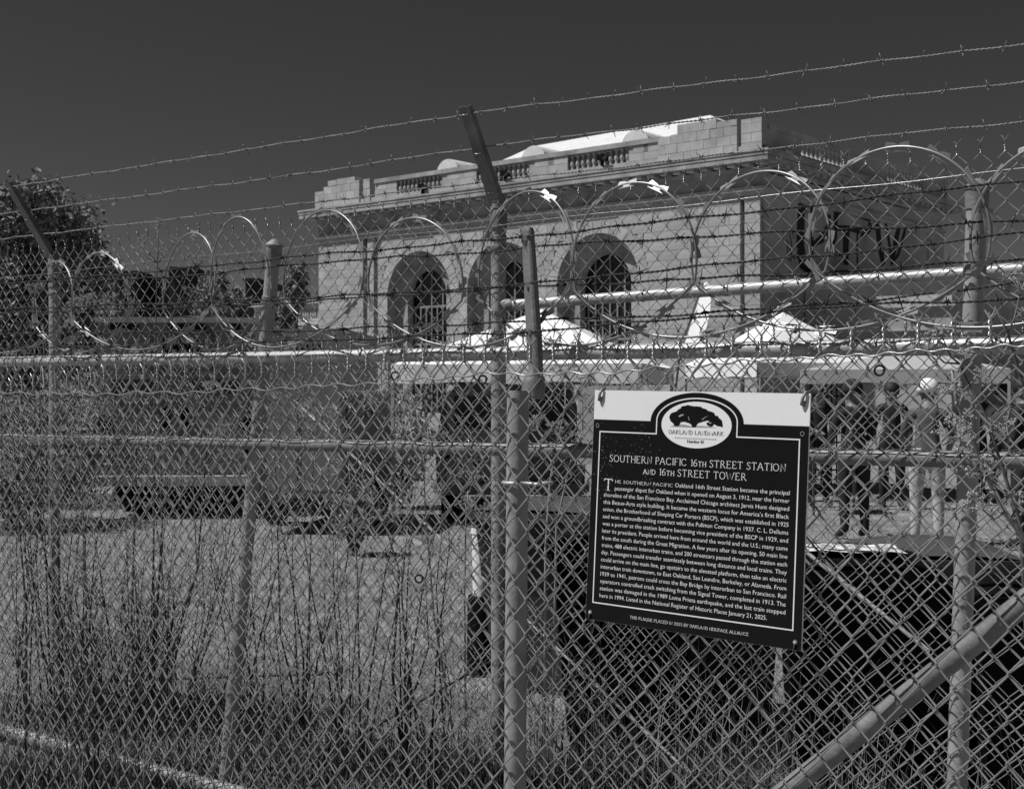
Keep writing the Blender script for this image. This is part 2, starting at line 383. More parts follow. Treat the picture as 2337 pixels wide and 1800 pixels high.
# roof with lunette dormers
def onray(px, py, t): return Vector((fx(px, t), t, fz(px, py, t)))
rl, rr_ = onray(1217, 334, 13.0), onray(1621, 263, 13.0)
m = MB(); ze = 17.3
m.add([(fx(985), 1.2, ze), (-1.5, 1.2, ze), (-1.5, 25, ze), (fx(985), 25, ze), tuple(rl), tuple(rr_)], [(0, 1, 5, 4), (1, 2, 5), (2, 3, 4, 5), (3, 0, 4), (3, 2, 1, 0)])
rf = m.build('roof', M['roofw'], st)
for px in (1043, 1238, 1470):
    x = fx(px, 2.0); m = MB(); rd = 1.15; n = 12
    pol = [(x - rd * math.cos(math.pi * i / n), 18.2 + 1.15 * math.sin(math.pi * i / n)) for i in range(n + 1)] + [(x + rd, 16.5), (x - rd, 16.5)]
    m.prism(pol, 0.9, 4.5); m.build('dormer', M['roofw'], rf)
m = MB(); m.box((XL + .3, .5, 16.3), (-.3, YB - .3, 16.5)); m.build('roof_deck', M['stoned'], st)
m = MB(); m.box((XL, .95, 0), (XL + .5, YB, ZC0)); m.box((XL, YB - .5, 0), (-.7, YB, ZC0)); m.build('rear_wall', M['stoneb'], st)
for px, py in ((962, 428), (1150, 398), (1372, 362)):
    m = MB(); x = fx(px, -.6); zz = fz(px, py, -.6); m.box((x - .25, -.75, zz - .12), (x + .25, -.5, zz + .25)); m.box((x - .05, -.6, zz - .5), (x + .05, -.34, zz - .1)); m.lathe([(.14, 0), (.2, .22), (.18, .3)], (x + .5, -.62, zz - .15), (0, -1, .4), 10)
    m.build('floodlight', M['black'], st)
m = MB(); q = sp(1783, 350); m.box((.35, q[1] - .5, q[2] - .08), (.6, q[1] + .5, q[2] + .08)); m.build('tube_light', M['white'], st)
# low wings
def wing(name, x0, x1, y0, y1, lab, zt=8.9):
    w = MB(); w.box((x0, y0, 0), (x1, y1, zt - 1.4)); o = w.build(name, M['stoneb'], st); tag(o, lab)
    w = MB(); w.box((x0 - .2, y0 - .35, zt - 1.75), (x1 + .35, y0, zt - 1.5)); w.box((x0, y0 - .02, zt - 1.4), (x1 + .02, y1, zt)); w.box((x0 - .2, y0 - .5, zt), (x1 + .5, y1, zt + .3)); w.box((x0, y0 - .3, 5.4), (x1 + .25, y0, 5.6))
    w.build('wing_entablature', M['stone'], o); return o
wr = wing('right_wing', 0.11, 9.86, 5.74, 26, 'low stone wing with plain ledges on the shaded side of the hall', 8.6)
wl_ = wing('left_wing', fx(560), XL - 0.02, 1.0, 20, 'low stone wing with fretwork panels at the far end', 9.0)
for i in range(9):
    if i == 4: continue
    for j in range(3):
        q = MB(); x = XL - 0.6 - i * 0.95; q.box((x - .5 + j * .28, 0.86, 8.0), (x - .32 + j * .28, 0.98, 8.5)); q.build('fretwork_block', M['stone'], wl_)
q = MB(); q.box((fx(600), -1.5, 6.6), (XL - .2, 1.0, 6.9)); q.build('awning', M['stoned'], wl_)

# ------------------------------------------------------------------ far blocks and trees
def far_block(px0, px1, pt, d, m, lab, dep=8):
    a, b = W(px0, pt, d), W(px1, pt, d); o = thing('far_building', lab, 'building', (0, 0, 0))
    q = MB(); q.box((a.x, d, 0), (b.x, d + dep, a.z)); wl = q.build('wall', m, o)
    q = MB(); q.box((a.x - .25, d - .25, a.z), (b.x + .25, d + dep + .25, a.z + .35)); q.build('roof_edge', m, o)
    n = max(1, int((b.x - a.x) / 3))
    for i in range(n):
        for zz in (a.z - 2.6, a.z - 6.0):
            q = MB(); x = a.x + (i + .5) * (b.x - a.x) / n; q.box((x - .7, d - .06, zz), (x + .7, d + .02, zz + 1.5)); q.build('window', M['glass'], wl)
far_block(262, 314, 625, 150, M['farblk'], 'black far block beside the big tree')
far_block(314, 385, 640, 156, M['fargrey'], 'grey far block between two black ones')
far_block(385, 440, 616, 150, M['farblk'], 'black far block above the parked truck roof')
far_block(560, 588, 642, 150, M['farblk'], 'narrow black far block just before the capped post')
far_block(588, 632, 655, 153, M['farblk'], 'low black far block behind the capped post')
far_block(470, 560, 700, 158, M['fargrey'], 'low grey far block behind pale trees')
far_block(2190, 2420, 660, 120, M['fargrey'], 'grey block beyond the shaded wing')

def tree(base, h, blobs, lab, leafm, nleaf, lsz, trunk_r=.3, group=None):
    o = thing('tree', lab, 'tree', base, 0, group)
    t = MB(); pts = [(0, 0, 0), (.1, 0, h * .25), (-.1, .1, h * .5), (0, 0, h * .8)]
    t.tube(pts, [trunk_r, trunk_r * .8, trunk_r * .5, trunk_r * .15], 8)
    for (x, y, z, r) in blobs: t.tube([(0, 0, h * .3), (x * .5, y * .5, h * .3 + (z - h * .3) * .6), (x, y, z)], [trunk_r * .45, trunk_r * .25, .03], 5)
    t.build('trunk', M['bark'], o, True)
    V = []; k = 0; tot = sum(b[3] ** 2 for b in blobs)
    for (x, y, z, r) in blobs:
        n = int(nleaf * r * r / tot); ncl = max(6, n // 45)
        cl = rng.normal(size=(ncl, 3)); cl /= np.linalg.norm(cl, axis=1)[:, None]; cl *= r * rng.uniform(.45, 1.05, (ncl, 1)); cl += (x, y, z)
        c = cl[rng.integers(0, ncl, n)] + rng.normal(size=(n, 3)) * r * .14
        a = rng.normal(size=(n, 3)); a /= np.linalg.norm(a, axis=1)[:, None]; b = rng.normal(size=(n, 3)); b -= a * (a * b).sum(1)[:, None]; b /= np.linalg.norm(b, axis=1)[:, None]
        s = lsz * rng.uniform(.6, 1.4, (n, 1)); V.append(np.stack([c - a * s, c - b * s * .45, c + a * s, c + b * s * .45], 1).reshape(-1, 3))
    V = np.concatenate(V); fastmesh('crown', V, np.arange(len(V)).reshape(-1, 4), leafm, o, False)
    return o
d = 42; b0 = W(60, 900, d); b0.z = 0
tree(b0, 8.2, [(-1.2, 0, 6.6, 1.6), (.9, .3, 6.8, 1.5), (.2, -.4, 7.4, 1.2), (-.4, 0, 4.6, 2.0), (1.6, 0, 4.9, 1.3), (-2.2, 0, 4.4, 1.6), (1.0, -.5, 3.2, 1.7), (-1.4, -.4, 2.6, 1.9), (2.0, .4, 3.4, 1.0)], 'tall dark broadleaf tree at the edge of the field', M['leafd'], 34000, .10, .28)
for i, (px, top, wd, d, lab) in enumerate(((480, 610, 80, 95, 'pale tree behind the parked truck roof'), (675, 598, 55, 92, 'slim pale tree against the end of the station'), (222, 545, 46, 52, 'small dark tree crowding the tall tree'), (540, 660, 70, 99, 'low pale tree left of the low stone wing'), (640, 665, 60, 96, 'low round tree above the low wing roof'))):
    b = W(px, 900, d); b.z = 0; tz = W(px, top, d).z; r = wd / F * d / 2
    bl = [(0, 0, tz - r * .8, r * .75), (r * .3, 0, tz - r * 1.8, r * .8), (-r * .35, .2, tz - r * 2.0, r * .8), (0, 0, tz - r * 3.0, r)]
    tree(b, tz, bl, lab, M['leafl'] if i != 2 else M['leafd'], 6000, .16 if d > 80 else .11, .2, 'trees beyond the field')

# ------------------------------------------------------------------ lettering
def text_mesh(body, mb, place, height=None, width=None, left=None, align='L', bold=0.0, spacing=1.0):
    """Lay BODY out as flat outlines; PLACE maps (x, y) in its own plane to a 3-D point. HEIGHT scales capitals, WIDTH fits the line."""
    cu = bpy.data.curves.new('t', 'FONT'); cu.body = body; cu.resolution_u = 2; cu.offset = bold; cu.space_character = spacing
    ob = bpy.data.objects.new('t', cu); C.objects.link(ob); dg = bpy.context.evaluated_depsgraph_get(); dg.update()
    me = bpy.data.meshes.new_from_object(ob.evaluated_get(dg)); 
    V = np.array([v.co[:2] for v in me.vertices]); fs = [tuple(p.vertices) for p in me.polygons]
    bpy.data.objects.remove(ob); bpy.data.curves.remove(cu); bpy.data.meshes.remove(me)
    if not len(V): return
    x0, x1 = V[:, 0].min(), V[:, 0].max(); k = (height or 1) / 0.69; kx = (width / (x1 - x0)) if width else k
    mb.add([tuple(place((x - x0) * kx, y * k)) for x, y in V], fs)
    return (x1 - x0) * kx

# a small serif capital alphabet drawn as strokes: (points, thick?) on a 0..1 grid
SER = {
 'A': [[(.02,0),(.3,1),(.34,1)], [(.32,1),(.62,0)], [(.13,.36),(.5,.36)]], 'B': [[(.12,0),(.12,1)], [(.12,1),(.38,.98),(.45,.77),(.36,.54),(.12,.53)], [(.36,.54),(.52,.4),(.5,.12),(.34,0),(.12,0)]],
 'C': [[(.6,.8),(.5,.95),(.35,1),(.14,.88),(.05,.5),(.14,.12),(.35,0),(.52,.05),(.62,.2)]], 'D': [[(.12,0),(.12,1)], [(.12,1),(.4,.97),(.6,.75),(.64,.5),(.6,.25),(.4,.03),(.12,0)]],
 'E': [[(.12,0),(.12,1)], [(.12,1),(.48,1),(.5,.88)], [(.12,.53),(.4,.53)], [(.12,0),(.5,0),(.53,.14)]], 'F': [[(.12,0),(.12,1)], [(.12,1),(.46,1),(.48,.88)], [(.12,.53),(.4,.53)]],
 'G': [[(.6,.8),(.5,.95),(.35,1),(.14,.88),(.05,.5),(.14,.12),(.35,0),(.55,.06),(.6,.12),(.6,.42),(.44,.42)]], 'H': [[(.12,0),(.12,1)], [(.58,0),(.58,1)], [(.12,.52),(.58,.52)]],
 'I': [[(.14,0),(.14,1)]], 'K': [[(.12,0),(.12,1)], [(.55,1),(.14,.5),(.2,.52),(.6,0)]], 'L': [[(.12,0),(.12,1)], [(.12,0),(.48,0),(.52,.16)]],
 'M': [[(.08,0),(.13,1),(.4,.1),(.66,1),(.72,0)]], 'N': [[(.12,0),(.12,1),(.58,0),(.58,1)]], 'O': [[(.36,0),(.14,.12),(.05,.5),(.14,.88),(.36,1),(.58,.88),(.67,.5),(.58,.12),(.36,0)]],
 'P': [[(.12,0),(.12,1)], [(.12,1),(.38,.98),(.48,.75),(.38,.5),(.12,.47)]], 'Q': [[(.36,0),(.14,.12),(.05,.5),(.14,.88),(.36,1),(.58,.88),(.67,.5),(.58,.12),(.36,0)], [(.4,.05),(.7,-.2)]],
 'R': [[(.12,0),(.12,1)], [(.12,1),(.38,.98),(.47,.76),(.38,.53),(.12,.5)], [(.3,.5),(.6,0)]], 'S': [[(.42,.84),(.36,.97),(.22,1),(.09,.88),(.1,.7),(.36,.42),(.44,.22),(.34,.03),(.18,0),(.07,.08),(.05,.2)]],
 'T': [[(.3,0),(.3,1)], [(.04,.86),(.06,1),(.54,1),(.56,.86)]], 'U': [[(.1,1),(.1,.3),(.2,.05),(.36,0),(.52,.07),(.6,.3),(.6,1)]], 'W': [[(.02,1),(.25,0),(.45,.85),(.66,0),(.9,1)]],
 'Y': [[(.04,1),(.31,.48),(.31,0)], [(.58,1),(.31,.48)]], '1': [[(.1,.85),(.24,1),(.24,0)]], '2': [[(.08,.8),(.15,.96),(.3,1),(.44,.84),(.38,.6),(.06,.02),(.48,0),(.5,.1)]],
 '0': [[(.28,0),(.12,.12),(.06,.5),(.12,.88),(.28,1),(.44,.88),(.5,.5),(.44,.12),(.28,0)]], '5': [[(.46,1),(.16,1),(.13,.6),(.32,.62),(.46,.45),(.44,.15),(.28,0),(.08,.08)]],
 '6': [[(.44,.97),(.24,.85),(.1,.55),(.08,.25),(.2,.02),(.36,.02),(.48,.2),(.44,.45),(.3,.55),(.12,.42)]]}
FOOT = {'A': [(.02,0),(.62,0)], 'B': [(.1,0)], 'F': [(.12,0)], 'H': [(.12,0),(.12,1),(.58,0),(.58,1)], 'I': [(.14,0),(.14,1)], 'K': [(.12,0),(.12,1),(.6,0),(.55,1)], 'L': [(.12,1)], 'M': [(.08,0),(.72,0)], 'N': [(.12,0),(.58,1)], 'P': [(.12,0)], 'R': [(.12,0),(.62,0)], 'T': [(.3,0)], 'U': [(.1,1),(.6,1)], 'W': [(.02,1),(.9,1)], 'Y': [(.31,0),(.04,1),(.58,1)], '1': [(.24,0)], 'E': [(.1,0),(.1,1)], 'D': [(.1,0),(.1,1)]}
def ser_w(ch): return .34 if ch == ' ' else max(p[0] for s in SER[ch] for p in s) + .12
def serif(body, mb, place, u0, u1, v, h, wt=.055, small=.78, asp=.6):
    """capitals between u0 and u1 on baseline v; lower-case letters in BODY become small capitals"""
    tot = sum(ser_w(c.upper()) * (small if c.islower() else 1) for c in body) - .1; k = (u1 - u0) / tot; x = 0
    for c in body:
        s = small if c.islower() else 1; c2 = c.upper()
        if c2 != ' ':
            for stp in SER[c2]:
                P = [Vector((u0 + (x + p[0] * s) * k, v + p[1] * s * h)) for p in stp]; V = []; fs = []
                for i, p in enumerate(P):
                    t = P[min(i + 1, len(P) - 1)] - P[max(i - 1, 0)]; t.normalize(); wd = wt * h * (1.0 + .55 * abs(t.y)) * .8; n = Vector((-t.y, t.x)) * wd
                    V += [place(*(p + n)), place(*(p - n))]
                    if i: fs.append((2*i-2, 2*i-1, 2*i+1, 2*i))
                mb.add([tuple(q) for q in V], fs)
            for (fx_, fy_) in FOOT.get(c2, []):
                cx_, cy_ = u0 + (x + fx_ * s) * k, v + fy_ * s * h; a = .11 * s * k; t = wt * h * .42
                cy_ += t * .4 if fy_ < .5 else -t * .4
                mb.add([tuple(place(cx_ - a, cy_ - t)), tuple(place(cx_ + a, cy_ - t)), tuple(place(cx_ + a, cy_ + t)), tuple(place(cx_ - a, cy_ + t))], [(0, 1, 2, 3)])
        x += ser_w(c2) * s

# ------------------------------------------------------------------ vehicles
def wheel(x, y, parent, r=.34, wdt=.22, axis=(1, 0, 0)):
    m = MB(); m.lathe([(r * .55, -wdt/2), (r * .92, -wdt/2), (r, -wdt/3), (r, wdt/3), (r * .92, wdt/2), (r * .55, wdt/2)], (x, y, r), axis, 24); w = m.build('wheel', M['rubber'], parent, auto=30)
    m = MB(); m.lathe([(r * .52, -wdt * .4), (r * .5, wdt * .42), (r * .2, wdt * .44)], (x, y, r), axis, 18); m.build('rim', M['vlite'], w, auto=30)
def rbox(mb, lo, hi, rad=.12, n=4):            # box rounded along its depth edges (profile in x,z, extruded along y)
    x0, y0, z0 = lo; x1, y1, z1 = hi; P = []
    for cx, cz, a0 in ((x1 - rad, z1 - rad, 0), (x0 + rad, z1 - rad, 90), (x0 + rad, z0 + rad, 180), (x1 - rad, z0 + rad, 270)):
        for i in range(n + 1):
            t = R(a0 + 90 * i / n); P.append((cx + rad * math.cos(t), cz + rad * math.sin(t)))
    mb.prism(P, y0, y1)
# box truck, back end towards the camera
d = 16.7; cxw = W(402, 900, d)
tr = thing('box_truck', 'grey box truck with dark marker lights and lettered panel, nearest to the tall tree', 'truck', (cxw.x, d, 0), R(4))
hw = 1.0
m = MB(); rbox(m, (-hw, 0, .45), (hw, 5.2, 2.5), .06); m.build('body', M['vgrey'], tr, auto=30)
m = MB(); m.box((-hw - .02, -.04, 2.49), (hw + .02, 5.22, 2.56)); m.build('roof_edge', M['vlite'], tr)
for x, w in ((-.72, .1), (-.56, .08), (.02, .12), (.28, .1), (.72, .09)):
    m = MB(); m.box((x - w, -.05, 2.40), (x + w, 0.01, 2.47)); m.build('marker_light', M['black'], tr)
m = MB(); m.box((-.28, -.035, 1.9), (.44, 0.0, 2.34)); sp_ = m.build('sign_panel', M['vlite'], tr); sp_.data.materials[0] = M['vgrey']
m = MB()
for lo, hi in (((-.27, -.05, 2.33), (.43, -.03, 2.35)), ((-.27, -.05, 1.88), (.43, -.03, 1.91)), ((-.3, -.05, 1.88), (-.27, -.03, 2.35)), ((.43, -.05, 1.88), (.46, -.03, 2.35))): m.box(lo, hi)
m.build('panel_frame', M['vdark'], sp_)
m = MB(); text_mesh('LAND', m, lambda x, y: (-.16 + x, -.04, 2.11 + y), height=.17, width=.5, bold=.03); m.build('panel_lettering', M['black'], sp_)
for sx in (-1, 1):
    m = MB(); m.box((sx * .5 - .42, -.03, .75), (sx * .5 + .42, 0.0, 1.83)); dr = m.build('door', M['vgrey'], tr)
    m = MB(); m.box((sx * .5 - .3, -.045, 1.58), (sx * .5 + .3, -.025, 1.76)); m.build('window', M['glass'], dr)
    m = MB(); m.box((sx * .12 - .05, -.07, 1.15), (sx * .12 + .05, -.03, 1.4)); m.build('handle', M['black'], dr)
    for zz in (1.2, .9):
        m = MB(); m.lathe([(.085, 0), (.09, .03), (.05, .05)], (sx * .88, -.005, zz), (0, -1, 0), 14); m.build('tail_light', M['black'], tr)
    wheel(sx * .8, 1.1, tr, .38, .25); wheel(sx * .8, 4.2, tr, .38, .25)
m = MB(); rbox(m, (-hw, -.3, .42), (hw, -.02, .54), .04); m.build('bumper', M['vlite'], tr, auto=30)
m = MB(); m.box((-.8, .1, .2), (.8, 5, .44)); m.build('chassis', M['rubber'], tr)
# small cargo trailer
d = 14.6; cxw = W(685, 900, d)
tr = thing('cargo_trailer', 'low plain grey cargo trailer parked between the truck and the bright bush', 'trailer', (cxw.x, d, 0), R(-6))
m = MB(); rbox(m, (-.55, 0, .42), (.55, 2.4, 1.62), .05); m.build('body', M['vgrey'], tr, auto=30)
for sx in (-1, 1):
    m = MB(); m.box((sx * .27 - .24, -.025, .5), (sx * .27 + .24, 0, 1.54)); m.build('door', M['vgrey'], tr)
    m = MB(); m.box((sx * .5 - .03, -.05, .42), (sx * .5 + .03, .01, 1.6)); m.build('corner_post', M['vdark'], tr)
    wheel(sx * .62, 1.2, tr, .28, .18)
    m = MB(); m.box((sx * .44 - .05, -.05, .36), (sx * .44 + .05, -.02, .46)); m.build('tail_light', M['vdark'], tr)
m = MB(); m.tube([(-.3, 2.4, .4), (0, 3.3, .4)], .04, 6); m.tube([(.3, 2.4, .4), (0, 3.3, .4)], .04, 6); m.tube([(0, 3.2, .4), (0, 3.2, .02)], .035, 6); m.build('tongue', M['vdark'], tr)
# moving van far off
d = 40; cxw = W(690, 900, d)
tr = thing('moving_van', 'grey moving van with large dark letters below the low stone wing', 'van', (cxw.x, d, 0), R(-3))
m = MB(); rbox(m, (-1.45, 0, .6), (1.35, 6.0, 3.55), .06); m.build('body', M['vgrey'], tr, auto=30)
m = MB(); text_mesh('UHAUL', m, lambda x, y: (-.5 + x, -.012, 2.55 + y), height=.5, width=1.25, bold=.03); m.build('lettering', M['black'], tr)
m = MB(); m.box((-1.4, -.2, .5), (1.3, 0, .7)); m.build('bumper', M['vlite'], tr)
for sx in (-1, 1): wheel(sx * 1.15, 1.2, tr, .42, .26); wheel(sx * 1.15, 4.8, tr, .42, .26)
# van seen from behind
d = 15.9; cxw = W(1166, 900, d)
tr = thing('parked_van', 'dark old van with black rear windows and number plate under the white tent', 'van', (cxw.x, d, 0), R(3))
m = MB(); P = [(-.9, .35), (-.92, .9), (-.86, 1.3), (-.74, 1.62), (-.6, 1.7), (.6, 1.7), (.74, 1.62), (.86, 1.3), (.92, .9), (.9, .35)]
m.prism(P, 0, 4.1); m.build('body', M['vdark'], tr, auto=30)
for sx in (-1, 1):
    m = MB(); m.box((sx * .4 - .38, -.03, .48), (sx * .4 + .38, 0, 1.6)); dr = m.build('rear_door', M['vgrey'] if sx < 0 else M['vdark'], tr)
    m = MB(); m.box((sx * .42 - .27, -.045, 1.16), (sx * .42 + .27, -.02, 1.55)); m.build('window', M['glass'], dr)
    m = MB(); m.box((sx * .1 - .04, -.07, 1.0), (sx * .1 + .04, -.03, 1.03)); m.build('handle', M['vlite'], dr)
    m = MB(); m.box((sx * .82 - .07, -.05, .8), (sx * .82 + .07, .02, 1.15)); m.build('tail_light', M['black'], tr)
    wheel(sx * .74, .9, tr, .33, .22); wheel(sx * .74, 3.2, tr, .33, .22)
m = MB(); m.box((-.66, -.055, .64), (-.34, -.03, .80)); pl = m.build('number_plate', M['vlite'], tr)
m = MB(); text_mesh('4N', m, lambda x, y: (-.63 + x, -.06, .68 + y), height=.085, width=.1, bold=.01); text_mesh('93', m, lambda x, y: (-.465 + x, -.06, .68 + y), height=.085, width=.1, bold=.01); m.build('plate_lettering', M['black'], pl)
m = MB(); rbox(m, (-.94, -.2, .38), (.94, -.02, .5), .04); m.build('bumper', M['vdark'], tr, auto=30)

# ------------------------------------------------------------------ tents
def tent(near_px, ev_y, d, yaw, size, peak_z, eave_z, val, lab, tm=M['canvas'], label_group='pop-up tents'):
    c = W(near_px, 900, d); o = thing('canopy_tent', lab, 'tent', (c.x, d, 0), yaw, label_group); s = size / 2
    cor = [(-s, -s), (s, -s), (s, s), (-s, s)]; m = MB(); n = 8
    for i in range(4):
        a, b = Vector(cor[i]), Vector(cor[(i + 1) % 4]); V = []; fs = []
        for j in range(n + 1):                                  # panels that sag a little between the ribs
            t = j / n; k = n
            for q in range(k + 1):
                f = q / k; p = (a * (1 - f) + b * f) * (1 - t); zz = eave_z + (peak_z - eave_z) * (t ** 1.06) - .03 * math.sin(math.pi * f) * (1 - t) * math.sin(math.pi * min(1, t + .35))
                V.append((p.x, p.y, zz))
        for j in range(n):
            for q in range(k): v0 = j * (k + 1) + q; fs.append((v0, v0 + 1, v0 + k + 2, v0 + k + 1))
        m.add(V, fs)
    m.build('canopy', tm, o, True)
    for i in range(4):
        m = MB(); a, b = Vector(cor[i]), Vector(cor[(i + 1) % 4]); V = []; fs = []; nn = (b - a).normalized(); nn = Vector((nn.y, -nn.x))
        for j in range(13):
            p = a * (1 - j / 12) + b * (j / 12); w = .02 * math.sin(j * 1.9 + i)
            V += [(p.x, p.y, eave_z), (p.x + nn.x * w, p.y + nn.y * w, eave_z - val - .015 * math.sin(j * 1.3))]
            if j: fs.append((2*j-2, 2*j-1, 2*j+1, 2*j))
        m.add(V, fs); m.build('valance', tm, o, True)
        m = MB(); m.box((cor[i][0] * .985 - .02, cor[i][1] * .985 - .02, 0), (cor[i][0] * .985 + .02, cor[i][1] * .985 + .02, eave_z - .02)); m.build('leg', M['vlite'], o)
        m = MB(); m.tube([(cor[i][0] * .98, cor[i][1] * .98, eave_z - .04), (0, 0, peak_z - .06)], .014, 5); m.build('rafter', M['vlite'], o)
        m = MB(); m.tube([(a.x * .97, a.y * .97, eave_z - .1), (b.x * .97, b.y * .97, eave_z - .1)], .014, 5); m.build('eave_bar', M['vlite'], o)
    return o
tent(1236, 0, 16.6, R(-14), 3.0, 2.66, 1.93, .22, 'large white canopy tent over the parked van')
tent(1787, 0, 21.5, R(20), 2.4, 2.92, 2.06, .22, 'white peaked canopy tent above the sign, smaller than the van tent')
tent(2080, 0, 20.0, R(-22), 2.9, 2.26, 1.93, .2, 'grey canopy tent sheltering people beside the steel post', M['canvasg'])
# feather banner
o = thing('feather_banner', 'white feather banner leaning behind the razor wire', 'banner', (0, 0, 0))
d = 19; m = MB(); a, b = W(1552, 800, d), W(1604, 645, d); base = Vector((a.x - .25, d, 0)); m.tube([base, a, b], [.02, .018, .01], 6); m.build('pole', M['vdark'], o)
m = MB(); V = []; fs = []
for i in range(9):
    t = i / 8; p = a.lerp(b, t); wd = .24 * (1 - .75 * t ** 3); V += [(p.x + .02, d, p.z), (p.x + wd, d - wd * 1.3 + .03 * math.sin(t * 5), p.z)]
    if i: fs.append((2*i-2, 2*i-1, 2*i+1, 2*i))
m.add(V, fs); m.build('sail', M['canvas'], o, True)
# white display board and rack behind the sign
o = thing('display_board', 'white folding display board partly hidden by the black sign', 'board', (0, 0, 0)); d = 13.5
a, b = W(1318, 880, d), W(1470, 1060, d)
m = MB(); m.box((a.x, d, b.z), (b.x, d + .04, a.z)); m.build('panel', M['white'], o)
for x in (a.x + .03, b.x - .03): m = MB(); m.box((x - .02, d + .05, 0), (x + .02, d + .09, b.z + .3)); m.build('leg', M['vdark'], o)
o = thing('folding_table', 'white topped folding table among the people under the grey tent', 'table', (0, 0, 0)); d = 17.0
a, b = W(1850, 1012, d), W(1960, 1012, d); m = MB(); m.box((a.x, d, .80), (b.x, d + .7, .84)); m.build('table_top', M['white'], o)
for x in (a.x + .05, b.x - .05):
    for y in (d + .05, d + .65): m = MB(); m.box((x - .015, y - .015, 0), (x + .015, y + .015, .80)); m.build('leg', M['vdark'], o)
o = thing('wire_rack', 'dark wire rack standing behind the folding table', 'rack', (0, 0, 0)); d = 19
a, b = W(1850, 875, d), W(1945, 1010, d); m = MB()
for i in range(9): x = a.x + i * (b.x - a.x) / 8; m.tube([(x, d, .1), (x, d, a.z)], .012, 4)
m.build('upright', M['black'], o); m = MB()
for i in range(12): zz = .2 + i * (a.z - .25) / 11; m.tube([(a.x, d, zz), (b.x, d, zz)], .012, 4)
for x in (a.x, b.x): m.tube([(x, d - .3, 0), (x, d + .3, 0), (x, d, .12)], .015, 4)
m.build('cross_wire', M['black'], o)

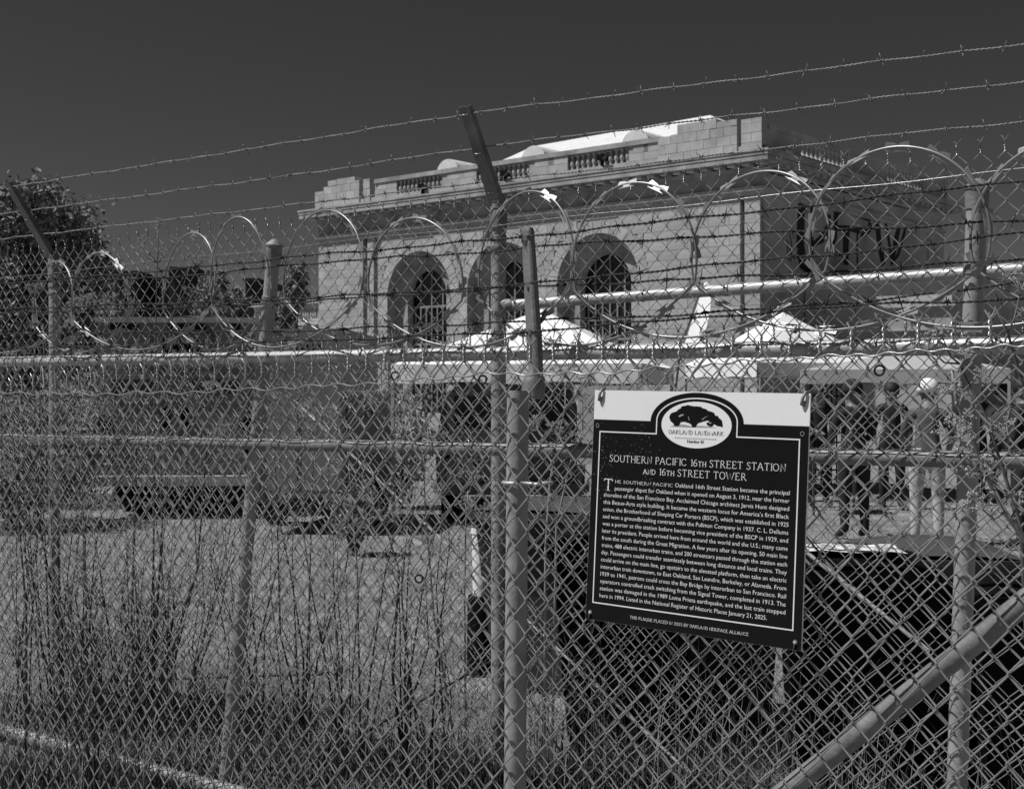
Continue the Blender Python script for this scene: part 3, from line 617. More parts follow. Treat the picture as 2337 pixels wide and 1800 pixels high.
# ------------------------------------------------------------------ people
def person(px, feet_d, yaw, h, lab, shirt, pants, lean=0.0, cap=None, hairm=None, arms='down', sleeve=True, group='people at the event'):
    c = W(px, 900, feet_d); o = thing('person', lab, 'person', (c.x, feet_d, 0), yaw, group); k = h / 1.75
    J = {}; E = []; rad = {}; tagm = {}
    def j(n, p, r, par=None, t='shirt'):
        v = Vector(p)
        if p[2] > 1.02 and lean: v = Vector((0, 0, 1.0)) + Matrix.Rotation(-lean, 3, 'X') @ (v - Vector((0, 0, 1.0)))
        J[n] = v * k; rad[n] = r * k; tagm[n] = t
        if par: E.append((par, n))
    j('pelvis', (0, 0, .98), .135, None, 'pants'); j('belly', (0, .01, 1.14), .125, 'pelvis'); j('chest', (0, .01, 1.33), .145, 'belly'); j('collar', (0, 0, 1.45), .09, 'chest')
    j('neck', (0, .01, 1.52), .055, 'collar', 'skin'); j('jaw', (0, .03, 1.60), .075, 'neck', 'skin'); j('skull', (0, .02, 1.68), .09, 'jaw', 'skin'); j('crown', (0, .01, 1.735), .06, 'skull', 'skin'); j('nose', (0, .125, 1.645), .014, 'jaw', 'skin')
    for s, q in ((-1, 'l'), (1, 'r')):
        j('ear' + q, (s * .088, .015, 1.65), .018, 'skull', 'skin')
        j('sh' + q, (s * .17, 0, 1.42), .075, 'collar'); 
        if arms == 'down': el, wr = (s * .25, -.03, 1.14), (s * .24, .1, .92)
        elif arms == 'front': el, wr = (s * .24, .08, 1.16), (s * .14, .32, 1.12)
        else: el, wr = (s * .26, .12, 1.2), (s * .2, .40, 1.0)
        j('el' + q, el, .05, 'sh' + q); j('wr' + q, wr, .032, 'el' + q, 'skin' if not sleeve else 'shirt')
        dv = (Vector(wr) - Vector(el)).normalized(); hd = Vector(wr) + dv * .07; j('palm' + q, hd, .034, 'wr' + q, 'skin')
        for i, ln in enumerate((.06, .075, .07, .055)): j(f'f{i}{q}', hd + dv * (ln + .03) + Vector((s * (i - 1.5) * .018, 0, -.012)), .010, 'palm' + q, 'skin')
        j('th' + q, hd + dv * .02 + Vector((-s * .05, .015, 0)), .011, 'palm' + q, 'skin')
        j('hip' + q, (s * .1, 0, .9), .105, 'pelvis', 'pants'); j('kn' + q, (s * .115, .02, .5), .072, 'hip' + q, 'pants'); j('an' + q, (s * .12, -.02, .1), .05, 'kn' + q, 'pants'); j('toe' + q, (s * .14, .16, .045), .042, 'an' + q, 'shoe')
    names = list(J); idx = {n: i for i, n in enumerate(names)}
    me = bpy.data.meshes.new('body'); me.from_pydata([tuple(J[n]) for n in names], [(idx[a], idx[b]) for a, b in E], [])
    ob = bpy.data.objects.new('body', me); C.objects.link(ob)
    md = ob.modifiers.new('skin', 'SKIN'); md.use_smooth_shade = True
    for n in names: sv = me.skin_vertices[0].data[idx[n]]; sv.radius = (rad[n], rad[n] * (.8 if n in ('belly', 'chest', 'collar', 'pelvis') else 1)); sv.use_root = (n == 'pelvis')
    ob.modifiers.new('sub', 'SUBSURF').levels = 2
    dg = bpy.context.evaluated_depsgraph_get(); m2 = bpy.data.meshes.new_from_object(ob.evaluated_get(dg)); ob.modifiers.clear(); ob.data = m2; m2.name = 'body'
    m2.materials.clear(); order = ['shirt', 'pants', 'skin', 'shoe']; mm = {'shirt': shirt, 'pants': pants, 'skin': M['skin'], 'shoe': M['dark']}
    for t in order: m2.materials.append(mm[t])
    A = np.array([tuple(J[a]) for a, b in E]); B = np.array([tuple(J[b]) for a, b in E]); tg = [order.index(tagm[b]) for a, b in E]; AB = B - A; L2 = (AB ** 2).sum(1)
    for p in m2.polygons:
        q = np.array(p.center); t = np.clip(((q - A) * AB).sum(1) / L2, 0, 1); p.material_index = tg[int(((A + AB * t[:, None] - q) ** 2).sum(1).argmin())]; p.use_smooth = True
    ob.parent = o
    hc = J['skull']; up = (J['crown'] - J['jaw']).normalized()
    if hairm:
        m = MB(); m.lathe([(.1 * k, -.06), (.112 * k, .0), (.1 * k, .06), (.06 * k, .1), (.01, .112)], hc - Vector((0, .012, 0)), up, 16); m.build('hair', hairm, o, True)
    if cap:
        m = MB(); m.lathe([(.118 * k, -.03), (.122 * k, .02), (.105 * k, .08), (.06 * k, .12), (.01, .13)], hc + up * .01, up, 18); hat = m.build('cap', cap, o, True)
        m = MB(); fwd = Vector((0, 1, 0)); V = []; n = 9
        for i in range(n): t = math.pi * i / (n - 1); V += [tuple(hc + up * -.015 + Vector((.11 * k * math.cos(t), .06 + .0 * math.sin(t), 0))), tuple(hc + up * -.03 + Vector((.12 * k * math.cos(t), .06 + .13 * k * math.sin(t), -.02)))]
        m.add(V, [(2*i, 2*i+1, 2*i+3, 2*i+2) for i in range(n - 1)]); m.build('brim', cap, hat, True)
    return o
person(1950, 14.2, R(8), 1.68, 'stout person in black cap and dark clothes standing with back turned', M['dark'], M['dark'], .06, M['dark'], None, 'front')
person(2116, 13.6, R(-20), 1.70, 'person in a bright white cap, dark top and pale trousers bending forward', M['mid'], M['lite'], .22, M['whitec'], None, 'reach', False)
person(2035, 17.8, R(170), 1.70, 'person in black standing behind the two in caps', M['dark'], M['dark'], 0, None, M['hair'], 'down')
person(2287, 18.5, R(150), 1.68, 'person in a pale shirt near the right edge of the tent', M['lite'], M['dark'], 0, None, M['hair'], 'front', False)
person(2225, 19.5, R(190), 1.72, 'person in dark clothes half hidden behind the steel post', M['dark'], M['dark'], 0, None, M['hair'], 'down')
person(2345, 13.2, R(30), 1.72, 'person in black cut off by the edge of the picture', M['dark'], M['dark'], .05, None, M['hair'], 'down')
person(1868, 18.2, R(185), 1.66, 'person in dark clothes just beside the sign edge', M['dark'], M['dark'], 0, None, M['hair'], 'front')

# ------------------------------------------------------------------ wheeled bins, bucket, bush
def bin_(px, d, w, yaw, h, bodym, lidm, lab, paper=False):
    c = W(px, 900, d); o = thing('wheeled_bin', lab, 'bin', (c.x, d, 0), yaw, 'wheeled bins behind the fence'); a = w / 2; dp = w * 1.1
    m = MB(); zs = [(0.03, .80), (h * .5, .91), (h - .1, 1.0), (h - .06, 1.0)]; V = []; f = []
    for z, k in zs: V += [(-a * k, dp / 2 - dp * k, z), (a * k, dp / 2 - dp * k, z), (a * k, dp / 2, z), (-a * k, dp / 2, z)]
    for i in range(len(zs) - 1):
        for q in range(4): f.append((4*i+q, 4*i+(q+1) % 4, 4*i+4+(q+1) % 4, 4*i+4+q))
    f += [(3, 2, 1, 0), tuple(range(4*len(zs)-4, 4*len(zs)))]; m.add(V, f); body = m.build('body', bodym, o)
    m = MB(); m.box((-a - .02, -dp / 2 - .02, h - .1), (a + .02, dp / 2 + .02, h - .055)); m.build('rim', bodym, body)
    m = MB(); V = []; f = []; nx = 8; ny = 8
    for i in range(ny + 1):
        for q in range(nx + 1):
            x = -a - .03 + (2 * a + .06) * q / nx; y = -dp / 2 - .05 + (dp + .07) * i / ny
            V.append((x, y, h - .045 + .055 * (math.sin(math.pi * q / nx) ** .5) * (math.sin(math.pi * (i * .94 + .3) / (ny + .6)) ** .5)))
    for i in range(ny):
        for q in range(nx): v = i * (nx + 1) + q; f.append((v, v + 1, v + nx + 2, v + nx + 1))
    m.add(V, f); m.box((-a - .035, -dp / 2 - .06, h - .085), (a + .035, dp / 2 + .03, h - .045)); lid = m.build('lid', lidm, o, auto=40)
    m = MB(); m.tube([(-a * .7, dp / 2 + .02, h - .1), (-a * .7, dp / 2 + .1, h - .06), (a * .7, dp / 2 + .1, h - .06), (a * .7, dp / 2 + .02, h - .1)], .014, 6); m.build('handle', bodym, o)
    for sx in (-1, 1): m = MB(); m.lathe([(.03, -.03), (.11, -.025), (.12, 0), (.11, .025), (.03, .03)], (sx * (a * .8), dp / 2 + .02, .12), (1, 0, 0), 18); m.build('wheel', M['rubber'], o, auto=30)
    if paper:
        m = MB(); V = []; f = []
        for i in range(5):
            for q in range(7): x = -.19 + .36 * q / 6 + .02 * (4 - i) / 4; y = -dp / 2 + .03 + .26 * i / 4; V.append((x, y, h + .016 + .004 * math.sin(q * 1.7 + i)))
        for i in range(4):
            for q in range(6): v = i * 7 + q; f.append((v, v + 1, v + 8, v + 7))
        m.add(V, f); pa = m.build('paper_notice', M['paper'], lid, True)
        m = MB()
        for i in range(5):
            for q in range(3): x = -.15 + .11 * q + .01 * i; y = -dp / 2 + .06 + .045 * i; m.box((x, y, h + .0225), (x + .075 - .01 * ((i + q) % 3), y + .008, h + .0235))
        m.build('notice_print', M['signg'], pa)
    return o
bin_(1430, 5.75, .56, R(-12), 1.02, M['black'], M['black'], 'black wheeled bin under the sign, nearest the thick post')
bin_(1640, 6.25, .56, R(-6), 1.0, M['greyp'], M['greyp'], 'grey wheeled bin squeezed between two black bins under the sign')
bin_(1935, 5.15, .52, R(-8), .985, M['black'], M['black'], 'black wheeled bin with a white printed notice on its lid', True)
bin_(2125, 5.75, .56, R(-5), .95, M['greyp'], M['greyp'], 'grey wheeled bin behind the steel post')
bin_(2395, 4.9, .62, R(-10), .93, M['black'], M['black'], 'black wheeled bin at the edge, behind the slanting brace')
bin_(1255, 7.1, .62, R(-18), 1.02, M['greyp'], M['greyp'], 'grey wheeled bin standing alone behind the thick post')
c = W(1101, 900, 7.4); o = thing('plastic_bucket', 'narrow white plastic bucket on a dark stool behind the thick post', 'bucket', (c.x, 7.4, 0))
m = MB(); m.lathe([(.055, .45), (.06, .80), (.065, .80), (.065, .83), (.055, .83), (.05, .78)], (0, 0, 0), n=20); m.build('pail', M['white'], o, auto=40)
m = MB(); m.lathe([(.09, 0), (.085, .42), (.08, .45)], (0, 0, 0), n=16); m.build('crate_stool', M['black'], o, auto=40)
m = MB(); m.tube([(.064 * math.cos(t), .064 * math.sin(t), .80 - .06 * math.sin(t)) for t in np.linspace(0, math.pi, 12)], .004, 5); m.build('handle', M['galv'], o)
def shrub(px, d, w, h, lab, lm, n, ls, z0=0.15):
    c = W(px, 900, d); o = thing('shrub', lab, 'shrub', (c.x, d, 0)); t = MB()
    for i in range(9): a = i * .7; t.tube([(0, 0, 0), (w * .2 * math.cos(a), w * .2 * math.sin(a), h * .45), (w * .4 * math.cos(a), w * .3 * math.sin(a), h * .9)], [.02, .014, .004], 5)
    t.build('stem', M['weed'], o)
    c_ = rng.normal(size=(n, 3)); c_ /= np.linalg.norm(c_, axis=1)[:, None]; c_ *= rng.uniform(.3, 1, (n, 1)) ** .5 * np.array([w / 2, w / 2, h / 2]) * (1 + .18 * np.sin(c_[:, :1] * 9) * np.cos(c_[:, 2:] * 7)); c_[:, 2] += h / 2 + z0
    a = rng.normal(size=(n, 3)); a /= np.linalg.norm(a, axis=1)[:, None]; b = rng.normal(size=(n, 3)); b -= a * (a * b).sum(1)[:, None]; b /= np.linalg.norm(b, axis=1)[:, None]; s = ls * rng.uniform(.6, 1.4, (n, 1))
    V = np.stack([c_ - a * s, c_ - b * s * .5, c_ + a * s, c_ + b * s * .5], 1).reshape(-1, 3); fastmesh('foliage', V, np.arange(len(V)).reshape(-1, 4), lm, o, False)
lv = mat('silvery_leaf', .42, .35, 0, 0, 1, .5)
shrub(915, 18.0, .95, 1.5, 'bright silvery shrub left of the parked van', lv, 3000, .035)
shrub(140, 19.0, 3.2, 1.5, 'dark bushy shrub at the foot of the tall tree', M['leafd'], 7000, .05)
shrub(30, 15.5, 2.2, 1.3, 'dark low shrub at the edge before the tall tree', M['leafd'], 5000, .05)
shrub(810, 12.8, .5, .55, 'small dark weed clump left of the silvery shrub', M['leafd'], 1200, .03)

# ------------------------------------------------------------------ chain link
def tube_np(P, r, n):
    P = np.array(P, float); k = len(P); T = np.zeros_like(P); T[1:-1] = P[2:] - P[:-2]; T[0] = P[1] - P[0]; T[-1] = P[-1] - P[-2]
    T /= np.maximum(np.linalg.norm(T, axis=1), 1e-9)[:, None]; ref = np.array([0, 1.0, 0]); a = np.cross(T, ref); ln = np.linalg.norm(a, axis=1); a[ln < 1e-3] = (1, 0, 0); a /= np.linalg.norm(a, axis=1)[:, None]; b = np.cross(T, a)
    ang = np.arange(n) * 2 * math.pi / n + .4
    V = P[:, None, :] + r * (np.cos(ang)[None, :, None] * a[:, None, :] + np.sin(ang)[None, :, None] * b[:, None, :])
    i, j = np.meshgrid(np.arange(k - 1), np.arange(n), indexing='ij'); j2 = (j + 1) % n
    Q = np.stack([i * n + j, i * n + j2, (i + 1) * n + j2, (i + 1) * n + j], -1).reshape(-1, 4)
    return V.reshape(-1, 3), Q
def fabric(pl, px0, px1, z0, z1, w, h, r, off, parent, n=5, lift=lambda s: 0 * s, bulge=.02, seed=0, m=None):
    s0, s1 = pl.s_of(px0), pl.s_of(px1); nw = int((s1 - s0) / (w / 2)); K = int(round((z1 - z0) / (h / 2))); hs = (z1 - z0) / K; VV = []; QQ = []; cnt = 0
    rg = np.random.default_rng(seed); f = .13
    for par in (0, 1):
        pts = []
        for k in range(K + 1):
            a = (k + par) % 2; sa = w / 2 + r * 1.15 if a else -r * 1.15; pts.append((sa, 0, k * hs))
            if k < K:
                sb = -r * 1.15 if a else w / 2 + r * 1.15; o = -r * 1.25 if a else r * 1.25
                for t in (f, .5, 1 - f): pts.append((sa + (sb - sa) * t, o, (k + t) * hs))
        V, Q = tube_np(pts, r, n); ids = np.arange(par, nw, 2)
        S = np.repeat(V[None], len(ids), 0); S[:, :, 0] += (s0 + ids * w / 2)[:, None]
        VV.append(S.reshape(-1, 3)); QQ.append((Q[None] + (cnt + np.arange(len(ids)) * len(V))[:, None, None]).reshape(-1, 4)); cnt += len(ids) * len(V)
    js = np.array([j for j in range(1, nw) if (j + K) % 2 == 0])
    for ph in (0, math.pi):
        L = .034; pts = [(r * 1.2 * math.cos(ph + t * 11), r * 1.2 * math.sin(ph + t * 11), K * hs + L * t) for t in np.linspace(0, 1, 12)]
        sg = 1 if ph == 0 else -1; pts.append((sg * .014, 0.002 * sg, K * hs + L + .016))
        V, Q = tube_np(pts, r, max(4, n - 1)); S = np.repeat(V[None], len(js), 0); S[:, :, 0] += (s0 + js * w / 2)[:, None] + rg.normal(size=(len(js), 1)) * .001; S[:, -1 * max(4, n - 1):, 0] += rg.normal(size=(len(js), 1)) * .004
        VV.append(S.reshape(-1, 3)); QQ.append((Q[None] + (cnt + np.arange(len(js)) * len(V))[:, None, None]).reshape(-1, 4)); cnt += len(js) * len(V)
    V = np.concatenate(VV); Q = np.concatenate(QQ); s = V[:, 0].copy(); z = V[:, 2].copy(); p1, p2, p3 = rg.uniform(0, 6, 3)
    s2 = s + .006 * np.sin(2.3 * z + 1.7 * s + p1) + .004 * np.sin(7 * s + p2) * np.sin(3 * z) + .012 * (z / (z1 - z0)) * np.sin(.9 * s + p3)
    zz = z0 + z + lift(s) * (z / (z1 - z0)) + .006 * np.sin(4.1 * s + p2) * (z / (z1 - z0)) + .003 * np.sin(17 * s + p1)
    of = off + V[:, 1] + bulge * (np.sin(1.9 * s + p1) * np.sin(2.6 * z + p2) + .35 * np.sin(6 * s + p3) * np.sin(5 * z + p1)) * np.clip(z * 3, 0, 1)
    X = pl.o.x + pl.u.x * s2 + pl.n.x * of; Y = pl.o.y + pl.u.y * s2 + pl.n.y * of
    o = fastmesh('mesh_fabric', np.stack([X, Y, zz], 1), Q, m or M['wire'], parent); return tag(o, kind='stuff')
def pipe(a, b, r, name, m, parent, n=16, cap=True):
    q = MB(); q.tube([a, b], r, n, cap); return q.build(name, m, parent, auto=40)
def rail_ties(a, b, step, parent, r=.024, up=None):
    L = (b - a).length; ax = (b - a).normalized(); k = int(L / step); q = MB()
    side = Vector((0, 0, 1)).cross(ax).normalized(); u2 = ax.cross(side)
    q.tube([tuple(side * (r * math.cos(t)) + u2 * (r * math.sin(t)) + ax * (.008 * t / 3)) for t in np.linspace(-2.6, 3.2, 16)] + [tuple(side * (-r * 1.3) + u2 * (r * 1.2))], .0017, 5); me = q.mesh('tie_wire', M['wire'], True)
    for i in range(k): inst('tie_wire', me, parent, Matrix.Translation(a + ax * (step * (i + .3 + rng.uniform(-.1, .1)))) @ Matrix.Rotation(rng.uniform(-.3, .3), 4, ax))
def ground_of(pl, px, off): p = pl.pt(px, 900, off); return Vector((p.x, p.y, 0))

# far tall fence with outrigger arms
fb = thing('tall_fence', 'tall chain link fence with slanted outrigger arms, farthest of three fence lines', 'fence', (0, 0, 0))
fabric(PB, -330, 2520, .04, 2.375, .0785, .0790, .0019, 0.0, fb, 4, bulge=.012, seed=1)
for px, topy, tip in ((112, 598, (18, 416)), (1126, 470, (1062, 242))):
    t = PB.pt(px, topy, -.035); b = Vector((t.x, t.y, 0)); pst = pipe(b, t, .031, 'post', M['galvp'], fb)
    for zz in (t.z - .13, t.z - .17): q = MB(); q.lathe([(.0325, -.012), (.0345, -.008), (.0345, .008), (.0325, .012)], (t.x, t.y, zz), n=18); q.build('band', M['galvd'], pst, auto=40)
    q = MB(); q.lathe([(.036, -.09), (.037, -.01), (.033, .02), (.026, .05)], t, n=18); q.build('arm_cap', M['galvd'], pst, auto=40)
    h = .2; pe = PB.off(-.035).off(h); e = pe.pt(tip[0], tip[1]); ax = (e - t).normalized(); sd = Vector((PB.u.x, PB.u.y, 0)); nr = ax.cross(sd).normalized()
    q = MB(); wd = .028
    sec = [(-wd, .014), (-wd, -.014), (wd, -.014), (wd, .014), (wd - .003, .014), (wd - .003, -.011), (-wd + .003, -.011), (-wd + .003, .014)]
    V = [];
    for p, kk in ((t - ax * .02, 1.15), (t + (e - t) * .3, 1.0), (e, .9)): V += [tuple(p + sd * (x * kk) + nr * (y * kk)) for x, y in sec]
    f = []
    for i in range(2):
        for j in range(8): f.append((8*i+j, 8*i+(j+1) % 8, 8*i+8+(j+1) % 8, 8*i+8+j))
    f += [tuple(range(8))[::-1], tuple(range(16, 24))]; q.add(V, f); arm = q.build('outrigger_arm', M['galvd'], pst)
    for k in (.16, .55, .93):
        q = MB(); p = t.lerp(e, k); q.tube([p - sd * .012 + nr * .016, p - sd * .012 - nr * .02, p + sd * .012 - nr * .02, p + sd * .012 + nr * .016], .003, 5); q.build('wire_clip', M['galv'], arm)
a, b = PB.pt(1140, 696, -.03), PB.pt(2560, 596, -.03)
pipe(a, b, .0215, 'brace_rail', M['galv'], fb); rail_ties(a, b, .30, fb, .0235)
q = MB(); q.lathe([(.024, 0), (.026, .01), (.026, .05), (.022, .055)], a, (b - a).normalized(), 18); q.build('rail_cup', M['galvd'], fb, auto=40)
q = MB(); q.tube([PB.pt(px, y + 2 * math.sin(px * .013), .004) for px, y in [(x, 562 + 46 - (x - 250) * .1045 * 1.02) for x in range(-300, 2500, 70)]], .0014, 5); q.build('tension_wire', M['wire'], fb, True)
for pa, pb_, r_ in (((655, 915), (1560, 1772), .006), ((0, 1320), (480, 896), .005), ((1700, 1160), (2110, 1492), .0075), ((790, 1690), (1330, 1385), .0055)):
    pipe(PB.pt(*pa, -.05), PB.pt(*pb_, -.05), r_, 'truss_rod', M['galv'] if pa[0] in (655, 1700) else M['weed'], fb, 8)

# middle fence: capped posts, rails, razor ribbon on top
fc = thing('middle_fence', 'chain link fence with dome capped posts and two horizontal rails, between the other two fences', 'fence', (0, 0, 0))
fabric(PC, -330, 2480, .05, 1.752, .0719, .0719, .0019, 0.0, fc, 5, lift=lambda s: -.018 * (s / 3), bulge=.015, seed=2)
for (tx, ty), (bx, by), rr in (((591, 558), (478, 1800), .0262), ((2207, 424), (2160, 1800), .0255)):
    t, b = PC.pt(tx, ty, -.075), PC.pt(bx, by, -.075); b = t + (b - t) * (t.z / (t.z - b.z)); pst = pipe(b, t, rr, 'post', M['galvp'], fc)
    ax = (t - b).normalized(); q = MB(); q.lathe([(rr + .003, -.05), (rr + .004, -.004), (rr + .0075, .0), (rr + .0075, .006), (rr * .85, .016), (rr * .45, .025), (.002, .028)], t, ax, 22); q.build('dome_cap', M['galvd'], pst, auto=35)
    q = MB(); q.lathe([(rr + .001, -.014), (rr + .003, -.012), (rr + .003, .012), (rr + .001, .014)], b.lerp(t, (t.z - .2) / t.z), ax, 22); q.build('band', M['galvd'], pst, auto=35)
a, b = PC.pt(-180, 828, -.026), PC.pt(2500, 784, -.026); tr_ = pipe(a, b, .0225, 'top_rail', M['galv'], fc); rail_ties(a, b, .155, tr_, .0242)
a, b = PC.pt(-180, 996, -.026), PC.pt(2500, 1056, -.026); mr_ = pipe(a, b, .0215, 'middle_rail', M['galvd'], fc); rail_ties(a, b, .31, mr_, .0235)
q = MB(); P = []
for i in range(160): k = i / 159; p = a.lerp(b, k); P.append(Vector((p.x + PC.n.x * .024, p.y + PC.n.y * .024, p.z + .021 + .006 * math.sin(i * .62) * (1 if i % 37 < 26 else .2))))
q.tube(P, .0019, 5); q.build('tension_wire', M['rust'], fc, True)
a, b = PC.pt(-120, 1638, -.026), PC.pt(520, 1808, -.026); bx = a + (b - a) * 2.2
m1, m2_ = a.lerp(bx, .185), a.lerp(bx, .235)
q = MB(); q.tube([a, a.lerp(m1, .97)], .0265, 16); q.tube([a.lerp(m1, .97), m2_], .0225, 16); q.tube([m2_, bx], .0255, 16); q.build('bottom_rail', M['galvp'], fc, auto=40)

# near fence: thick post, brace, drooping tension wire
fn = thing('near_fence', 'nearest chain link fence with a thick open post and a slanting brace', 'fence', (0, 0, 0))
sa, sb_ = PN.s_of(243), PN.s_of(2100)
lift = lambda s: .025 + (s - sa) / (sb_ - sa) * .083 - .008 * np.sin(1.3 * s)
fabric(PN, -320, 2470, .03, 1.595, .0665, .0765, .0020, 0.0, fn, 6, lift=lift, bulge=.012, seed=3)
t = PN.pt(1163, 891, -.032); b = Vector((t.x + .008, t.y, 0)); b.x -= .02
q = MB(); ax = (t - b).normalized(); q.lathe([(.0262, 0), (.0262, t.z), (.0225, t.z), (.0225, t.z - .1)], b, ax, 24); pst = q.build('post', M['galvp'], fn, auto=40)
q = MB(); ph = b.lerp(t, .36) + Vector((PN.n.x, PN.n.y, 0)) * .0255; q.lathe([(.0055, 0), (.0055, .002), (.001, .0022)], ph, (PN.n.x, PN.n.y, 0), 12); q.build('bolt_hole', M['rust'], pst)
zz = EYE - (1103 - HY) / F * 3.08; pc = b.lerp(t, zz / t.z); q = MB(); sd = Vector((PN.u.x, PN.u.y, 0)); nn = Vector((PN.n.x, PN.n.y, 0))
q.tube([pc + sd * (.034 * math.cos(k)) + nn * (.034 * math.sin(k)) for k in np.linspace(3.6, .4, 14)] + [pc + sd * .075 + nn * .02, pc + sd * .11 + nn * .005 + Vector((0, 0, .006))], .0045, 8); q.build('hook_rod', M['galv'], pst, True)
pipe(PN.pt(2440, 1290, -.03), PN.pt(1700, 1874, -.03), .0215, 'slanting_brace', M['galvd'], fn, 20)
P = []
for i in range(260):
    px = -300 + i * 10.6; y = float(np.interp(px, [-300, 0, 130, 400, 700, 900, 1114, 1350, 1700, 2337, 2480], [892, 893, 900, 896, 883, 871, 853, 853, 825, 789, 782])); P.append(PN.pt(px, y + 3.2 * math.sin(px / 10.5) + 2 * math.sin(px / 31), .006))
q = MB(); q.tube(P, .0021, 6); q.build('tension_wire', M['wire'], fn, True)
for px, py in ((905, 858), (985, 905), (1105, 867), (960, 1320), (2010, 846), (845, 945)):
    q = MB(); c = PN.pt(px, py, .006); q.tube([c + Vector((.012 * math.cos(k) * (1 - k * .03), 0, .012 * math.sin(k) * (1 - k * .03))) for k in np.linspace(0, 13, 30)], .0012, 4); q.build('wire_twist', M['rust'], fn)

# loose barbed wire arm with a bell socket, hanging from the strands
pa = PC.off(.10); t0, t1, t2 = pa.pt(1216, 908), pa.pt(1222, 835), pa.pt(1204, 520); ax = (t1 - t0).normalized()
o = thing('bell_arm', 'rusty vertical wire arm with a bell shaped socket hanging beside the thick post', 'fence arm', t0)
q = MB(); q.lathe([(.033, .0), (.0355, .003), (.0345, .05), (.030, .062), (.022, .078), (.018, .098), (.017, .12), (.014, .12), (.014, .06), (.030, .045), (.031, .002)], (0, 0, 0), ax, 24); q.build('bell_socket', M['galvd'], o, auto=35)
q = MB(); av = (t2 - t1).normalized(); sd = Vector((PC.u.x, PC.u.y, 0)); nr = Vector((PC.n.x, PC.n.y, 0)); V = []; sec = [(-.019, -.012), (-.019, .010), (-.013, .014), (.013, .014), (.019, .010), (.019, -.012), (.016, -.012), (.016, .009), (-.016, .009), (-.016, -.012)]
for p, k in ((t1 - t0 - av * .03, .95), (t1 - t0 + av * .05, 1.1), (t2 - t0 - av * .01, .88), (t2 - t0, .75)): V += [tuple(p + sd * (x * k) + nr * (y * k)) for x, y in sec]
f = []
for i in range(3):
    for j in range(10): f.append((10*i+j, 10*i+(j+1) % 10, 10*i+10+(j+1) % 10, 10*i+10+j))
f += [tuple(range(10))[::-1], tuple(range(30, 40))]; q.add(V, f); arm = q.build('arm_channel', M['galvd'], o)
for py in (544, 650, 757):
    q = MB(); p = pa.pt(1204 + (py - 520) * .057, py) - t0 + nr * .016; q.box((-.007, -.003, -.008), (.007, .003, .008), Matrix.Translation(p)); q.build('wire_clip', M['galv'], arm)

# ------------------------------------------------------------------ barbed strands
def barb_mesh(m):
    q = MB(); q.tube([(.0035 * math.cos(k), .0012 * k - .008, .0035 * math.sin(k)) for k in np.linspace(0, 13, 34)], .0017, 4)
    for a in ((.9, .3, .6), (-.7, .45, .75), (.5, -.4, -.85), (-.8, -.35, -.6)):
        d = Vector(a).normalized(); q.tube([d * .003, d * .0235], [.0016, .0009], 4)
    return q.mesh('barb', m, True)
BM = {'rust': barb_mesh(M['rust']), 'barb': barb_mesh(M['barb'])}
def barbed(pl, pts, key, lab, step, wob=.002, tw=.017, r=.0019):
    xs = [p[0] for p in pts]; ys = [p[1] for p in pts]; x0, x1 = xs[0], xs[-1]; dense = [pl.pt(x, float(np.interp(x, xs, ys))) for x in np.linspace(x0, x1, 500)]
    D = np.array([tuple(p) for p in dense]); L = np.r_[0, np.cumsum(np.linalg.norm(np.diff(D, axis=0), axis=1))]; n = int(L[-1] / .0055)
    S = np.linspace(0, L[-1], n); P = np.stack([np.interp(S, L, D[:, i]) for i in range(3)], 1)
    kern = np.ones(61) / 61; Pp = np.pad(P, ((30, 30), (0, 0)), 'edge'); Pp[:30] = P[0] + (P[0] - P[1]) * np.arange(30, 0, -1)[:, None]; Pp[-30:] = P[-1] + (P[-1] - P[-2]) * np.arange(1, 31)[:, None]
    P = np.stack([np.convolve(Pp[:, i], kern, 'valid') for i in range(3)], 1); ph = rng.uniform(0, 6, 3)
    P[:, 2] += wob * np.sin(S * 9 + ph[0]) + wob * .7 * np.sin(S * 23 + ph[1]); nv = np.array([pl.n.x, pl.n.y, 0]); P += nv * (wob * np.sin(S * 11 + ph[2]))[:, None]
    o = thing('barbed_wire', lab, 'barbed wire', tuple(P[0]), 0, 'barbed wire strands'); Q = P - P[0]; m = MB()
    for k in (0, math.pi): a = S / tw * math.pi + k; m.tube(Q + r * 1.05 * (np.cos(a)[:, None] * np.array([0, 0, 1.0]) + np.sin(a)[:, None] * nv), r, 4)
    m.build('twisted_strand', M[key], o, True)
    s = rng.uniform(.02, step)
    while s < L[-1]:
        i = min(int(s / L[-1] * (n - 1)), n - 2); t = Vector(Q[i + 1] - Q[i]).normalized(); rot = Vector((0, 1, 0)).rotation_difference(t).to_matrix().to_4x4()
        inst('barb', BM[key], o, Matrix.Translation(Vector(Q[i])) @ rot @ Matrix.Rotation(rng.uniform(0, 6.28), 4, 'Y') @ Matrix.Scale(rng.uniform(.85, 1.2), 4)); s += step * rng.uniform(.92, 1.08)
for h, pts, lab in ((.19, [(-150, 452), (0, 430), (18, 427), (510, 350), (1064, 260), (1350, 224), (2337, 100), (2480, 84)], 'topmost pale barbed wire strand crossing the open sky'),
                    (.12, [(-150, 508), (0, 489), (700, 396), (1096, 336), (1350, 305), (1900, 238), (2337, 186), (2480, 168)], 'second pale barbed wire strand from the top'),
                    (.05, [(-150, 563), (0, 546), (700, 464), (1116, 413), (1350, 389), (1900, 323), (2337, 277), (2480, 261)], 'third pale barbed wire strand crossing the station parapet')):
    barbed(PB.off(-.035).off(h), pts, 'barb', lab, .125)
